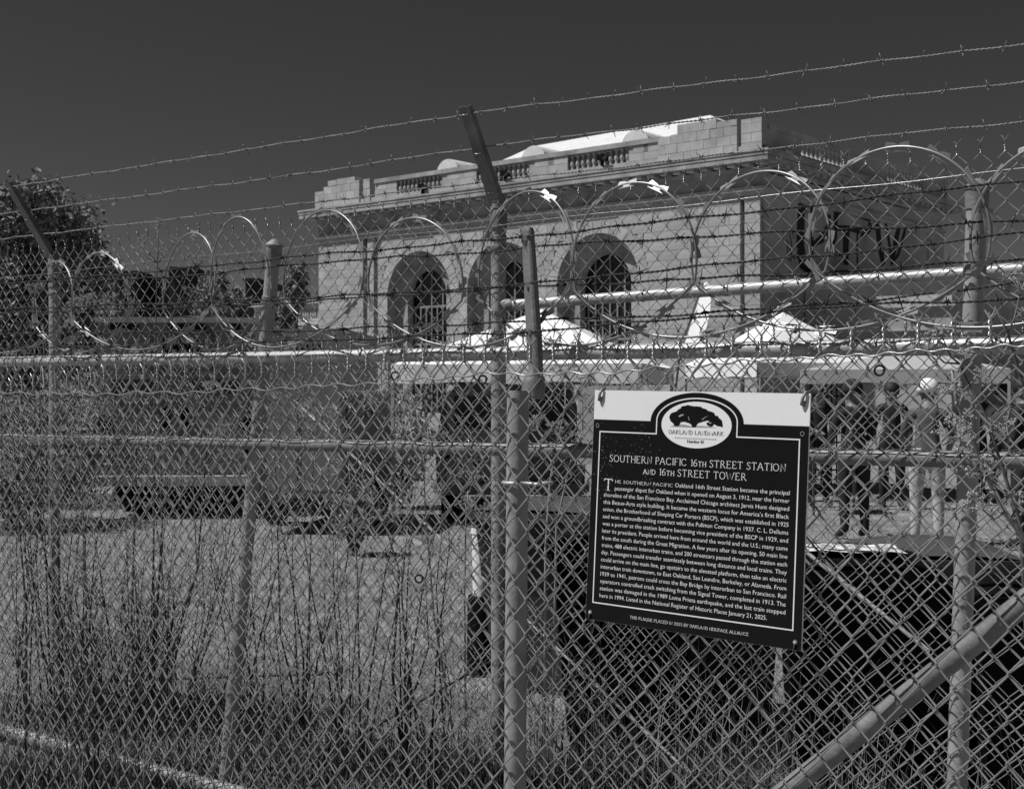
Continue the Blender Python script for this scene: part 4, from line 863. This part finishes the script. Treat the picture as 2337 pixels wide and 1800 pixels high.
for off, pts, lab in ((.115, [(100, 640), (393, 616), (650, 588), (1196, 541), (1350, 523), (1900, 463), (2337, 412), (2450, 399)], 'uppermost dark rusty barbed strand, crossing the capped post tops'),
                     (.02, [(-120, 650), (0, 646), (357, 635), (606, 612), (700, 600), (1078, 577), (1350, 553), (1900, 525), (2337, 503), (2450, 499)], 'second dark rusty barbed strand, across the upper arches'),
                     (.115, [(-120, 709), (0, 705), (320, 694), (650, 682), (864, 671), (1200, 650), (1430, 623), (1900, 580), (2337, 533), (2450, 521)], 'third dark rusty barbed strand, through the middle of the razor loops'),
                     (.02, [(-120, 719), (0, 715), (606, 694), (700, 687), (1200, 654), (1610, 636), (1900, 620), (2337, 592), (2450, 584)], 'fourth dark rusty barbed strand, just under the third'),
                     (.04, [(-120, 764), (0, 762), (650, 756), (1218, 732), (1600, 716), (1914, 692), (2337, 646), (2450, 634)], 'fifth dark rusty barbed strand, low on the razor loops'),
                     (.115, [(-120, 799), (0, 796), (700, 777), (1200, 758), (1592, 724), (1900, 700), (2337, 680), (2450, 676)], 'lowest dark rusty barbed strand, just over the bright top rail')):
    barbed(PC.off(off), pts, 'rust', lab, .118, .0025)

# ------------------------------------------------------------------ razor ribbon
loops = [(-60, 610, 806, .21), (130, 600, 803, .20), (265, 584, 800, .21), (440, 531, 797, .20), (585, 498, 806, .175), (745, 480, 786, .235), (982, 508, 788, .215), (1206, 442, 790, .21), (1477, 426, 783, .215), (1737, 388, 766, .225), (2072, 346, 752, .235), (2440, 318, 745, .235), (2900, 300, 740, .235)]
ls = [PC.s_of(l[0]) for l in loops]; lt = [PC.pt(l[0], l[1]).z for l in loops]; lb = [PC.pt(l[0], l[2]).z for l in loops]; lr = [l[3] for l in loops]
P = []; nst = 150; tot = (len(loops) - 1) * nst
def ease(t): i = math.floor(t); f = t - i; return i - .5 + (0 if f > .2 else -.5 + .5 * f / .2) + .5 * max(0, (f - .8) / .2)
for i in range(tot):
    tau = i / nst + .5; k = ease(tau) + .5; ii = list(range(len(loops)))
    s = np.interp(k, ii, ls); zt = np.interp(k, ii, lt); zb = np.interp(k, ii, lb); r = np.interp(k, ii, lr); ph = -math.pi / 2 + 2 * math.pi * tau
    rz = (zt - zb) / 2; off = .05 + .045 * math.sin(ph * .5 + .4) + .02 * math.cos(ph)
    P.append(PC.at(s + r * math.cos(ph) * 1.0, (zt + zb) / 2 + rz * math.sin(ph) + .006 * math.sin(i * .05), off))
o = thing('razor_wire', 'shiny coil of looping razor ribbon along the top of the middle fence', 'razor wire', P[0])
Q = [p - P[0] for p in P]; m = MB(); m.tube(Q, .0036, 8); m.build('ribbon', M['razor'], o, True)
q = MB(); V = [(-.034, 0, 0), (-.012, .004, .001), (-.010, .010, .002), (-.03, .013, .002), (0, .0055, .001), (.03, .013, .002), (.010, .010, .002), (.012, .004, .001), (.034, 0, 0), (.03, -.013, -.002), (.010, -.010, -.002), (0, -.0055, -.001), (-.010, -.010, -.002), (-.03, -.013, -.002)]
q.add(V + [(x, y, z + .0012) for x, y, z in V], [tuple(range(14)), tuple(range(27, 13, -1))] + [(i, 14 + i, 14 + (i + 1) % 14, (i + 1) % 14) for i in range(14)]); blade = q.mesh('blade', M['razor'])
acc = 0
for i in range(1, len(Q) - 1):
    acc += (Q[i] - Q[i - 1]).length
    if acc > .105:
        acc = 0; t = (Q[i + 1] - Q[i - 1]).normalized(); nn = Vector((PC.n.x, PC.n.y, 0)); sd = nn.cross(t).normalized(); up = t.cross(sd)
        rot = Matrix((t, sd, up)).transposed().to_4x4(); inst('blade', blade, o, Matrix.Translation(Q[i]) @ rot @ Matrix.Rotation(rng.uniform(-.7, .7), 4, 'X'))

# ------------------------------------------------------------------ the plaque
cor = [(1358, 890), (1850, 898), (1829, 1485.5), (1336, 1411)]
rr4 = [np.array([(x - CX) / F, 1, (HY - y) / F]) for x, y in cor]
lam = np.r_[1, np.linalg.solve(np.array([-rr4[1], rr4[2], -rr4[3]]).T, -rr4[0])] * 2.915
P4 = [Vector(r * l) + Vector((0, 0, EYE)) for r, l in zip(rr4, lam)]; S0 = P4[0]; SW = P4[1] - P4[0]; SH = P4[3] - P4[0]; SN = SH.cross(SW).normalized()
if SN.y > 0: SN = -SN
def sat(u, v, o=0.0): return SW * u + SH * v + SN * o
def suv(px, py):
    dv = np.array([(px - CX) / F, 1, (HY - py) / F]); A = np.array([tuple(SW), tuple(SH), tuple(-dv)]).T; s = np.linalg.solve(A, -np.array(tuple(S0 - Vector((0, 0, EYE))))); return s[0], s[1]
pq = thing('landmark_plaque', 'square black and white landmark plaque with an oak emblem tied to the near fence', 'sign', S0)
m = MB(); m.add([tuple(sat(u, v, o)) for o in (-.004, 0) for u, v in ((0, 0), (1, 0), (1, 1), (0, 1))], [(0, 1, 2, 3), (7, 6, 5, 4), (0, 4, 5, 1), (1, 5, 6, 2), (2, 6, 7, 3), (3, 7, 4, 0)]); m.build('board', M['signw'], pq)
def arc(cu, cv, ru, rv, a0, a1, n=40): return [(cu + ru * math.cos(R(a0 + (a1 - a0) * i / n)), cv - rv * math.sin(R(a0 + (a1 - a0) * i / n))) for i in range(n + 1)]
def poly(name, pts, o, mt, parent=pq): m = MB(); m.add([tuple(sat(u, v, o)) for u, v in pts], [tuple(range(len(pts)))]); return m.build(name, mt, parent)
def line(mb, pts, wd, o, closed=False):
    asp = SW.length / SH.length; Q = [Vector((u * asp, v)) for u, v in pts]; n = len(Q); V = []; f = []
    for i in range(n):
        a, b = (Q[i - 1], Q[(i + 1) % n]) if closed else (Q[max(i - 1, 0)], Q[min(i + 1, n - 1)])
        d1 = (Q[i] - a).normalized() if (Q[i] - a).length > 1e-9 else (b - Q[i]).normalized(); d2 = (b - Q[i]).normalized() if (b - Q[i]).length > 1e-9 else d1
        nn = Vector((-(d1 + d2).y, (d1 + d2).x)).normalized(); c = max(.4, nn.dot(Vector((-d1.y, d1.x)))); k = nn * (wd / c)
        for s in (1, -1): q = Q[i] + k * s; V.append(tuple(sat(q.x / asp, q.y, o)))
        if i: f.append((2*i-2, 2*i-1, 2*i+1, 2*i))
    if closed: f.append((2*n-2, 2*n-1, 1, 0))
    mb.add(V, f)
blk = poly('black_field', [(0.0008, .9992), (0.0008, .128)] + arc(.5035, .128, .2165, .124, 180, 0) + [(.9992, .128), (.9992, .9992)], .0004, M['signb'])
m = MB(); line(m, [(.036, .181), (.318, .181)] + arc(.505, .124, .187, .096, 180, 0) + [(.692, .181), (.962, .181), (.962, .924), (.036, .924)], .0026, .0008, True); m.build('border_line', M['print'], pq)
ov = poly('emblem_oval', arc(.5045, .138, .163, .0965, 0, 360, 60)[:-1], .0008, M['print'])
tz = [(800,290),(812,262),(825,250),(850,243),(870,235),(885,218),(905,210),(915,190),(945,186),(975,178),(1005,186),(1030,190),(1060,190),(1095,195),(1110,208),(1140,215),(1160,232),(1190,240),(1215,250),(1225,275),(1250,280),(1262,300),(1285,318),(1293,350),(1293,382),(1270,374),(1240,370),(1215,352),(1195,376),(1165,372),(1148,358),(1140,345),(1180,330),(1150,320),(1110,330),(1065,345),(1052,365),(1045,382),(1012,382),(1006,360),(985,345),(940,330),(905,335),(890,370),(850,372),(835,345),(812,325)]
ta = lambda x, y: suv(1330 + x / 4.044, 880 + y / 4.044)
poly('emblem_ground', [ta(*p) for p in ((805, 377), (870, 358), (935, 358), (1000, 372), (1100, 370), (1160, 376), (1245, 388), (1000, 384))], .0011, M['signg'], ov)
poly('emblem_tree', [ta(*p) for p in tz], .0014, M['signb'], ov)
m = MB()
for q in ([(885, 283), (905, 266), (930, 262), (938, 272), (915, 280), (898, 290)], [(985, 320), (975, 285), (980, 285), (990, 318)], [(1100, 310), (1140, 285), (1165, 278), (1140, 290), (1108, 316)], [(1165, 345), (1185, 338), (1195, 345), (1178, 352)]): m.add([tuple(sat(*ta(*p), .0017)) for p in q], [tuple(range(len(q)))])
m.build('emblem_gaps', M['signg'], ov)
up = lambda o: (lambda u, v: sat(u, v, o))
def ser(body, u0, u1, vb, h, mt, name, parent, wt=.055, small=.78, o=.0016):
    m = MB(); serif(body, m, lambda u, y: sat(u, vb - y, o), u0, u1, 0.0, h, wt, small); return m.build(name, mt, parent)
ser('OAKLAND LANDMARK', .377, .632, .178, .0165, M['signb'], 'emblem_lettering', ov, .048)
m = MB(); text_mesh('Number 81', m, lambda x, y: sat(.467 + x, .2125 - y, .0016), height=.0125, width=.077, bold=.01); m.build('number_lettering', M['signb'], ov)
m = MB(); line(m, [(.406, .1935), (.603, .1935)], .0009, .0016); m.build('emblem_rule', M['signg'], ov)
ser('SOUTHERN PACIFIC 16th STREET STATION', .091, .908, .309, .0285, M['print'], 'title_lettering', blk, .037, .72)
ser('and 16th STREET TOWER', .263, .741, .3545, .0285, M['print'], 'title_lettering', blk, .037, .72)
ser('T', .066, .114, .434, .048, M['print'], 'initial_lettering', blk, .045)
ser('HE SOUTHERN PACIFIC', .124, .408, .4005, .0125, M['print'], 'opening_lettering', blk, .055)
ser('THIS PLAQUE PLACED IN 2025 BY OAKLAND HERITAGE ALLIANCE', .227, .776, .9705, .0118, M['print'], 'footer_lettering', blk, .05)
lines = ['Oakland 16th Street Station became the principal', 'passenger depot for Oakland when it opened on August 3, 1912, near the former', 'shoreline of the San Francisco Bay. Acclaimed Chicago architect Jarvis Hunt designed',
 'this Beaux-Arts style building. It became the western locus for America’s first Black', 'union, the Brotherhood of Sleeping Car Porters (BSCP), which was established in 1925', 'and won a groundbreaking contract with the Pullman Company in 1937. C. L. Dellums',
 'was a porter at the station before becoming vice president of the BSCP in 1929, and', 'later its president. People arrived here from around the world and the U.S.; many came', 'from the south during the Great Migration. A few years after its opening, 50 main line',
 'trains, 488 electric interurban trains, and 200 streetcars passed through the station each', 'day. Passengers could transfer seamlessly between long distance and local trains. They', 'could arrive on the main line, go upstairs to the elevated platform, then take an electric',
 'interurban train downtown, to East Oakland, San Leandro, Berkeley, or Alameda. From', '1939 to 1941, patrons could cross the Bay Bridge by interurban to San Francisco. Rail', 'operators controlled track switching from the Signal Tower, completed in 1913. The',
 'station was damaged in the 1989 Loma Prieta earthquake, and the last train stopped', 'here in 1994. Listed in the National Register of Historic Places January 21, 2025.']
for i, tx in enumerate(lines):
    u0 = .418 if i == 0 else (.124 if i == 1 else .069); u1 = .852 if i == 16 else .929; vb = .4005 + i * .0311
    m = MB(); text_mesh(tx, m, lambda x, y: sat(u0 + x, vb - y, .0009), height=.0172, width=u1 - u0, bold=-.004); m.build('text_line', M['print'], blk)
m = MB()
for cu, cv, n, su, sv in ((.06, .31, 55, .025, .06), (.10, .40, 45, .03, .04), (.27, .24, 40, .03, .05), (.29, .43, 60, .03, .05), (.05, .06, 30, .03, .04), (.16, .22, 25, .06, .05), (.28, .52, 20, .03, .05)):
    for k in range(n):
        u, v = rng.normal(cu, su), rng.normal(cv, sv)
        if not (.004 < u < .99 and .01 < v < .99) or (v < .13 and rng.uniform() < .5): continue
        s = rng.uniform(.0006, .0022); a = rng.uniform(0, 6.28); m.add([tuple(sat(u + s * math.cos(a + b) * rng.uniform(.5, 1.2), v + s * math.sin(a + b), .0019)) for b in (0, 1.4, 3, 4.6)], [(0, 1, 2, 3)])
tag(m.build('dirt_specks', M['signg'], pq), kind='stuff')
for u, v, bolt in ((.023, .155, 0), (.973, .158, 0), (.025, .968, 1), (.974, .968, 1)):
    m = MB(); line(m, arc(u, v, .0075, .0083, 0, 360, 20)[:-1], .0009, .0018, True); m.build('hole_ring', M['vlite'], pq)
    if bolt: q = MB(); q.lathe([(.0035, -.01), (.0035, .003), (.0018, .005)], sat(u, v + .003, 0), SN, 10); q.build('bolt', M['galv'], pq, auto=30); q = MB(); q.tube([sat(u, v + .002, .003), sat(u - .002, v + .03, .004), sat(u - .004, v + .05, -.004)], .002, 6); q.build('bolt_tie', M['rust'], pq, True)
for u in (.035, .975):
    m = MB(); m.tube([sat(u + .012 * (1 if u > .5 else 0), -.006, -.012), sat(u + .008, -.004, .004), sat(u, .018, .007), sat(u - .006, .045, .005), sat(u - .002, .052, .001), sat(u + .004, .03, .003)], .0035, 6); m.build('cable_tie', M['galvd'], pq, True)

# ------------------------------------------------------------------ fennel plants
def umbel_parts(node, axis, size, n, rays, seeds):
    ax = axis.normalized(); q = Vector((0, 0, 1)).rotation_difference(ax)
    for i in range(n):
        f = math.sqrt((i + .5) / n); th = f * 1.05; ph = i * 2.399963 + rng.uniform(-.2, .2); L = size * (.85 + .3 * rng.uniform()) * (1.0 - .12 * f)
        d = q @ Vector((math.sin(th) * math.cos(ph), math.sin(th) * math.sin(ph), math.cos(th) * .75)); mid = node + d * L * .5 + Vector((0, 0, -.03 * size)); e = node + d * L
        rays.tube([node, mid, e], [.0011, .0009, .0007], 3, False)
        for k in range(9):
            g = q @ Vector((rng.normal() * .6, rng.normal() * .6, .7 + rng.uniform() * .5)).normalized(); p = e + g * size * .22 * rng.uniform(.6, 1.1); s = .0019 * rng.uniform(.7, 1.3) * (size / .045) ** .5; rays.tube([e, p], .0005, 3, False)
            seeds.add([tuple(p + Vector(v) * s) for v in ((1, 0, 0), (-1, 0, 0), (0, 1, 0), (0, -1, 0), (0, 0, 1.3), (0, 0, -1.3))], [(0, 2, 4), (2, 1, 4), (1, 3, 4), (3, 0, 4), (2, 0, 5), (1, 2, 5), (3, 1, 5), (0, 3, 5)])
def fennel(base_px, d, stems, lab, pale=False, r0=.006):
    """stems: each a list of (px, py) from low to high with the umbel sizes (px) at its branch ends"""
    b = W(base_px, 900, d); b.z = 0; o = thing('fennel_plant', lab, 'plant', b, 0, 'wild fennel plants along the fences')
    st_ = MB(); heads = []
    for main, umb in stems:
        pts = [Vector((0, 0, 0)) + Vector((rng.uniform(-.03, .03), rng.uniform(-.03, .03), 0))]
        for (px, py, *dd) in main: pts.append(W(px, py, d + (dd[0] if dd else rng.uniform(-.04, .04))) - b)
        n = len(pts); st_.tube(pts, [r0 * (1 - .65 * i / (n - 1)) for i in range(n)], 6)
        for (px, py, size, k) in umb:
            node = pts[min(k, n - 1)]; e = W(px, py, d + rng.uniform(-.06, .06)) - b; s = size / F * d * .5; tip = e - Vector((0, 0, s * .5)); mid = node.lerp(tip, .5) + Vector((0, 0, -.015)); st_.tube([node, mid, tip], [r0 * .45, r0 * .35, r0 * .22], 5); ry = MB(); sd = MB(); heads.append((ry, sd)); umbel_parts(tip, (tip - mid).normalized() + Vector((0, 0, .8)), s * 1.1, 13 if size > 40 else 10, ry, sd)
    st_.build('stem', M['stemp'] if pale else M['stem'], o, True)
    for ry, sd in heads: um_ = ry.build('umbel', M['stemp'], o); tag(sd.build('seeds', M['seed'], um_), kind='stuff')
fennel(2440, 2.34, [([(2400, 1330), (2337, 1228), (2293, 1167), (2251, 1085), (2220, 1000), (2183, 918), (2172, 840)], [(2190, 975, 105, 5), (2236, 1062, 90, 4), (2243, 1140, 90, 3), (2322, 1140, 70, 3), (2172, 884, 60, 6), (2200, 806, 45, 7)])], 'sturdy fennel with pale seed heads climbing in front of the steel post', True, .007)
fennel(2420, 3.0, [([(2400, 1300), (2370, 1050), (2330, 860), (2300, 760), (2270, 700)], [(2300, 975, 80, 2), (2254, 848, 60, 4), (2330, 640, 90, 4)]), ([(2330, 1200), (2250, 950), (2190, 830)], [(2120, 776, 75, 3), (2150, 755, 50, 3)])], 'fennel with a drooping seed head across the bright top rail', False, .006)
fennel(1240, 4.6, [([(1245, 1250), (1255, 1100), (1272, 1010), (1290, 930)], [(1205, 925, 40, 3), (1270, 975, 60, 3), (1312, 1000, 70, 3), (1290, 845, 70, 4), (1335, 870, 50, 4)]), ([(1270, 1200), (1300, 1060), (1330, 980)], [(1225, 965, 70, 2), (1330, 905, 45, 3)])], 'fennel clump between the thick post and the plaque', True, .006)
fennel(1060, 5.0, [([(1060, 1350), (1063, 1200), (1068, 1120)], [(1075, 1090, 75, 3), (1105, 1170, 80, 2), (1065, 1150, 60, 2)]), ([(990, 1400), (970, 1150), (965, 1000)], [(950, 915, 75, 3), (1005, 990, 40, 3), (1000, 1110, 40, 2)])], 'fennel with white heads left of the thick post', True, .0055)
fennel(830, 5.6, [([(815, 1300), (800, 1100), (790, 1000)], [(770, 1065, 70, 2), (830, 1105, 60, 2), (760, 940, 60, 3), (845, 915, 45, 3)]), ([(880, 1500), (920, 1320), (930, 1200)], [(900, 1175, 60, 3), (960, 1220, 50, 3), (840, 1190, 60, 2)])], 'fennel with broad pale heads before the bright bush', True)
fennel(700, 5.9, [([(705, 1400), (712, 1100), (722, 960)], [(700, 935, 70, 3), (665, 1120, 60, 2), (740, 1135, 50, 2)]), ([(640, 1450), (630, 1100), (618, 920)], [(600, 872, 60, 3), (625, 905, 55, 3), (510, 985, 60, 2)])], 'fennel behind the leaning capped post', False)
fennel(345, 6.4, [([(350, 1300), (352, 1000), (355, 760), (359, 600), (362, 530)], [(360, 508, 36, 5), (330, 545, 34, 4), (392, 548, 38, 4), (318, 560, 26, 4), (372, 575, 30, 4), (300, 640, 40, 3), (430, 665, 40, 3)]), ([(370, 1200), (362, 850), (395, 720), (433, 610)], [(445, 590, 52, 4), (470, 640, 40, 3), (500, 700, 40, 3)])], 'tallest fennel rising into the sky beside the razor loops', False, .006)
fennel(205, 6.0, [([(190, 1200), (185, 950), (200, 830), (245, 740), (258, 700)], [(195, 692, 80, 4), (270, 690, 90, 5), (235, 702, 60, 4), (165, 775, 44, 3), (180, 690, 40, 4)]), ([(120, 1300), (110, 1000), (95, 820)], [(80, 658, 45, 3), (50, 830, 40, 3), (90, 880, 55, 3), (140, 930, 55, 2)])], 'fennel with wide flat heads in front of the tall tree', True)
fennel(300, 5.4, [([(300, 1400), (310, 1100), (312, 960)], [(310, 905, 60, 3), (240, 930, 60, 2), (200, 935, 50, 2), (345, 1000, 50, 2)]), ([(450, 1300), (470, 1050), (480, 940)], [(480, 880, 45, 3), (530, 830, 40, 3), (505, 1010, 60, 2), (440, 1060, 55, 1)])], 'fennel with small heads behind the parked truck side of the mesh', False)
fennel(60, 5.2, [([(60, 1400), (40, 1150), (30, 1010)], [(20, 930, 55, 3), (95, 1010, 60, 2), (150, 1060, 60, 2), (20, 1080, 50, 2)])], 'short fennel at the far edge under the middle rail', False)

# ------------------------------------------------------------------ brown weed stems, each clump a plant
def clump(px, d, n, h, spread, lab, mt=M['weed'], r=.0045):
    b = W(px, 900, d); b.z = 0; o = thing('weed_clump', lab, 'weed', b, 0, 'brown weed clumps along the fence foot'); m = MB(); lf = MB()
    for i in range(n):
        a = rng.uniform(0, 6.28); x0, y0 = rng.normal(0, .05), rng.normal(0, .05); dx, dy = spread * math.cos(a) * rng.uniform(.2, 1), spread * .5 * math.sin(a); hh = h * rng.uniform(.55, 1.1); k = rng.normal(0, .03, 4); rr = r * rng.uniform(.5, 1.2)
        pts = [Vector((x0, y0, 0)), Vector((x0 + dx * .25 + k[0], y0 + dy * .25, hh * .35)), Vector((x0 + dx * .6 + k[1], y0 + dy * .6, hh * .7)), Vector((x0 + dx + k[2], y0 + dy, hh))]; m.tube(pts, [rr, rr * .85, rr * .6, rr * .25], 5)
        for t in range(7):
            f = rng.uniform(.25, 1) * 2.999; j = int(f); p = pts[j].lerp(pts[j + 1], f - j); e = p + Vector((rng.normal(0, .07), rng.normal(0, .05), rng.uniform(.04, .16))); m.tube([p, p.lerp(e, .5) + Vector((0, 0, .015)), e], [rr * .35, rr * .25, rr * .12], 3, False)
            for g_ in range(4):
                c = p.lerp(e, rng.uniform(.3, 1)); v = Vector((rng.normal(), rng.normal(), rng.normal())).normalized() * rng.uniform(.012, .035); w = Vector((rng.normal(), rng.normal(), rng.normal())).normalized() * .002; lf.add([tuple(c - w), tuple(c + w), tuple(c + v)], [(0, 1, 2)])
    m.build('stems', mt, o, True); tag(lf.build('leaflets', M['strawd'], o), kind='stuff'); o.children[0]['kind'] = 'stuff'
for i, (px, d, n, h, sp_, lab) in enumerate(((330, 6.5, 22, .75, .28, 'dense dark weed clump massed behind the loose bottom pipe'), (225, 6.7, 18, .65, .25, 'dense dark weed clump left of the massed one'), (60, 5.9, 9, 1.25, .25, 'brown weed clump nearest the dark shrub corner'), (150, 6.2, 12, 1.35, .28, 'tall brown weed clump below the first fence bracket'), (260, 5.6, 12, 1.15, .3, 'brown weed clump over the loose bottom pipe'), (350, 6.0, 11, 1.35, .25, 'upright brown weed clump below the razor coil start'),
        (430, 5.3, 10, 1.1, .25, 'brown weed clump against the foot of the leaning post'), (560, 5.7, 10, 1.25, .3, 'brown weed clump just right of the leaning post'), (680, 5.9, 9, 1.15, .3, 'brown weed clump in the middle of the left bay'), (790, 5.5, 10, 1.1, .3, 'brown weed clump before the dry open field'),
        (960, 5.4, 9, 1.25, .22, 'forked brown weed clump with thick stems left of the thick post'), (985, 5.6, 6, 1.0, .35, 'spreading brown weed clump beside the thick post'), (200, 4.9, 8, .8, .25, 'short brown weed clump at the lower corner'), (1330, 5.15, 9, .75, .3, 'low brown weed clump in front of the first black bin'))):
    clump(px, d, n, h, sp_, lab, M['weed'], .0062 if px in (960, 150) else .0046)

# ------------------------------------------------------------------ grass
def blades(n, gen, h0, h1, wd, lean, m, name, lab):
    xy = gen(n); n = len(xy); h = rng.uniform(h0, h1, n); a = rng.uniform(0, 6.28, n); w = wd * rng.uniform(.6, 1.3, n); l = lean * rng.uniform(.1, 1.2, n) * h; b = a + rng.uniform(1, 2, n)
    base = np.c_[xy, np.zeros(n)]; side = np.c_[np.cos(b), np.sin(b), np.zeros(n)] * w[:, None]; dirv = np.c_[np.cos(a), np.sin(a), np.zeros(n)]
    mid = base + dirv * (l * .35)[:, None] + np.c_[np.zeros((n, 2)), h * .6]; tip = base + dirv * l[:, None] + np.c_[np.zeros((n, 2)), h * np.maximum(.25, 1 - .5 * lean * rng.uniform(0, 1, n))]
    V = np.stack([base - side, base + side, mid + side * .7, mid - side * .7, tip], 1).reshape(-1, 3); k = np.arange(n)[:, None] * 5
    Q = np.concatenate([np.c_[k, k + 1, k + 2], np.c_[k, k + 2, k + 3], np.c_[k + 3, k + 2, k + 4]]); o = fastmesh(name, V, Q, m, None, False); return tag(o, lab, 'grass', None, 'stuff')
def field(n):
    y = 4.6 * (24 / 4.6) ** rng.uniform(0, 1, n) ** 1.15; x = y * rng.uniform(-.44, .46, n); return np.c_[x, y]
blades(90000, field, .02, .06, .0028, 1.6, M['straw'], 'dry_grass', 'short dry mown grass covering the field behind the fences')
def patch(specs):
    def g_(n):
        out = []; tot = sum(s[4] for s in specs)
        for px, d, sx, sy_, wt in specs:
            k = int(n * wt / tot); c = W(px, 900, d); out.append(np.c_[rng.normal(c.x, sx, k), rng.normal(c.y, sy_, k)])
        return np.concatenate(out)
    return g_
blades(13000, patch([(90, 5.25, .5, .14, 2), (330, 6.3, .5, .2, 3), (700, 5.5, .5, .25, 1.0), (1000, 5.3, .35, .2, .8), (1420, 5.15, .35, .10, 2.4), (1800, 4.7, .35, .12, 1.0), (2200, 4.3, .3, .12, 1.0)]), .06, .26, .0022, .7, M['strawd'], 'tall_grass', 'tall unmown grass tangled along the foot of the fences')
blades(900, patch([(60, 4.9, .4, .2, 2), (300, 5.0, .5, .3, .7), (1450, 5.0, .4, .12, 2.4), (1850, 4.5, .3, .1, 1.2), (2250, 4.1, .25, .1, 1), (900, 5.2, .6, .2, 1)]), .25, .75, .0016, .55, M['straw'], 'seed_grass', 'long pale seeding grass stalks poking through the mesh')
print('script done', len(bpy.data.objects))
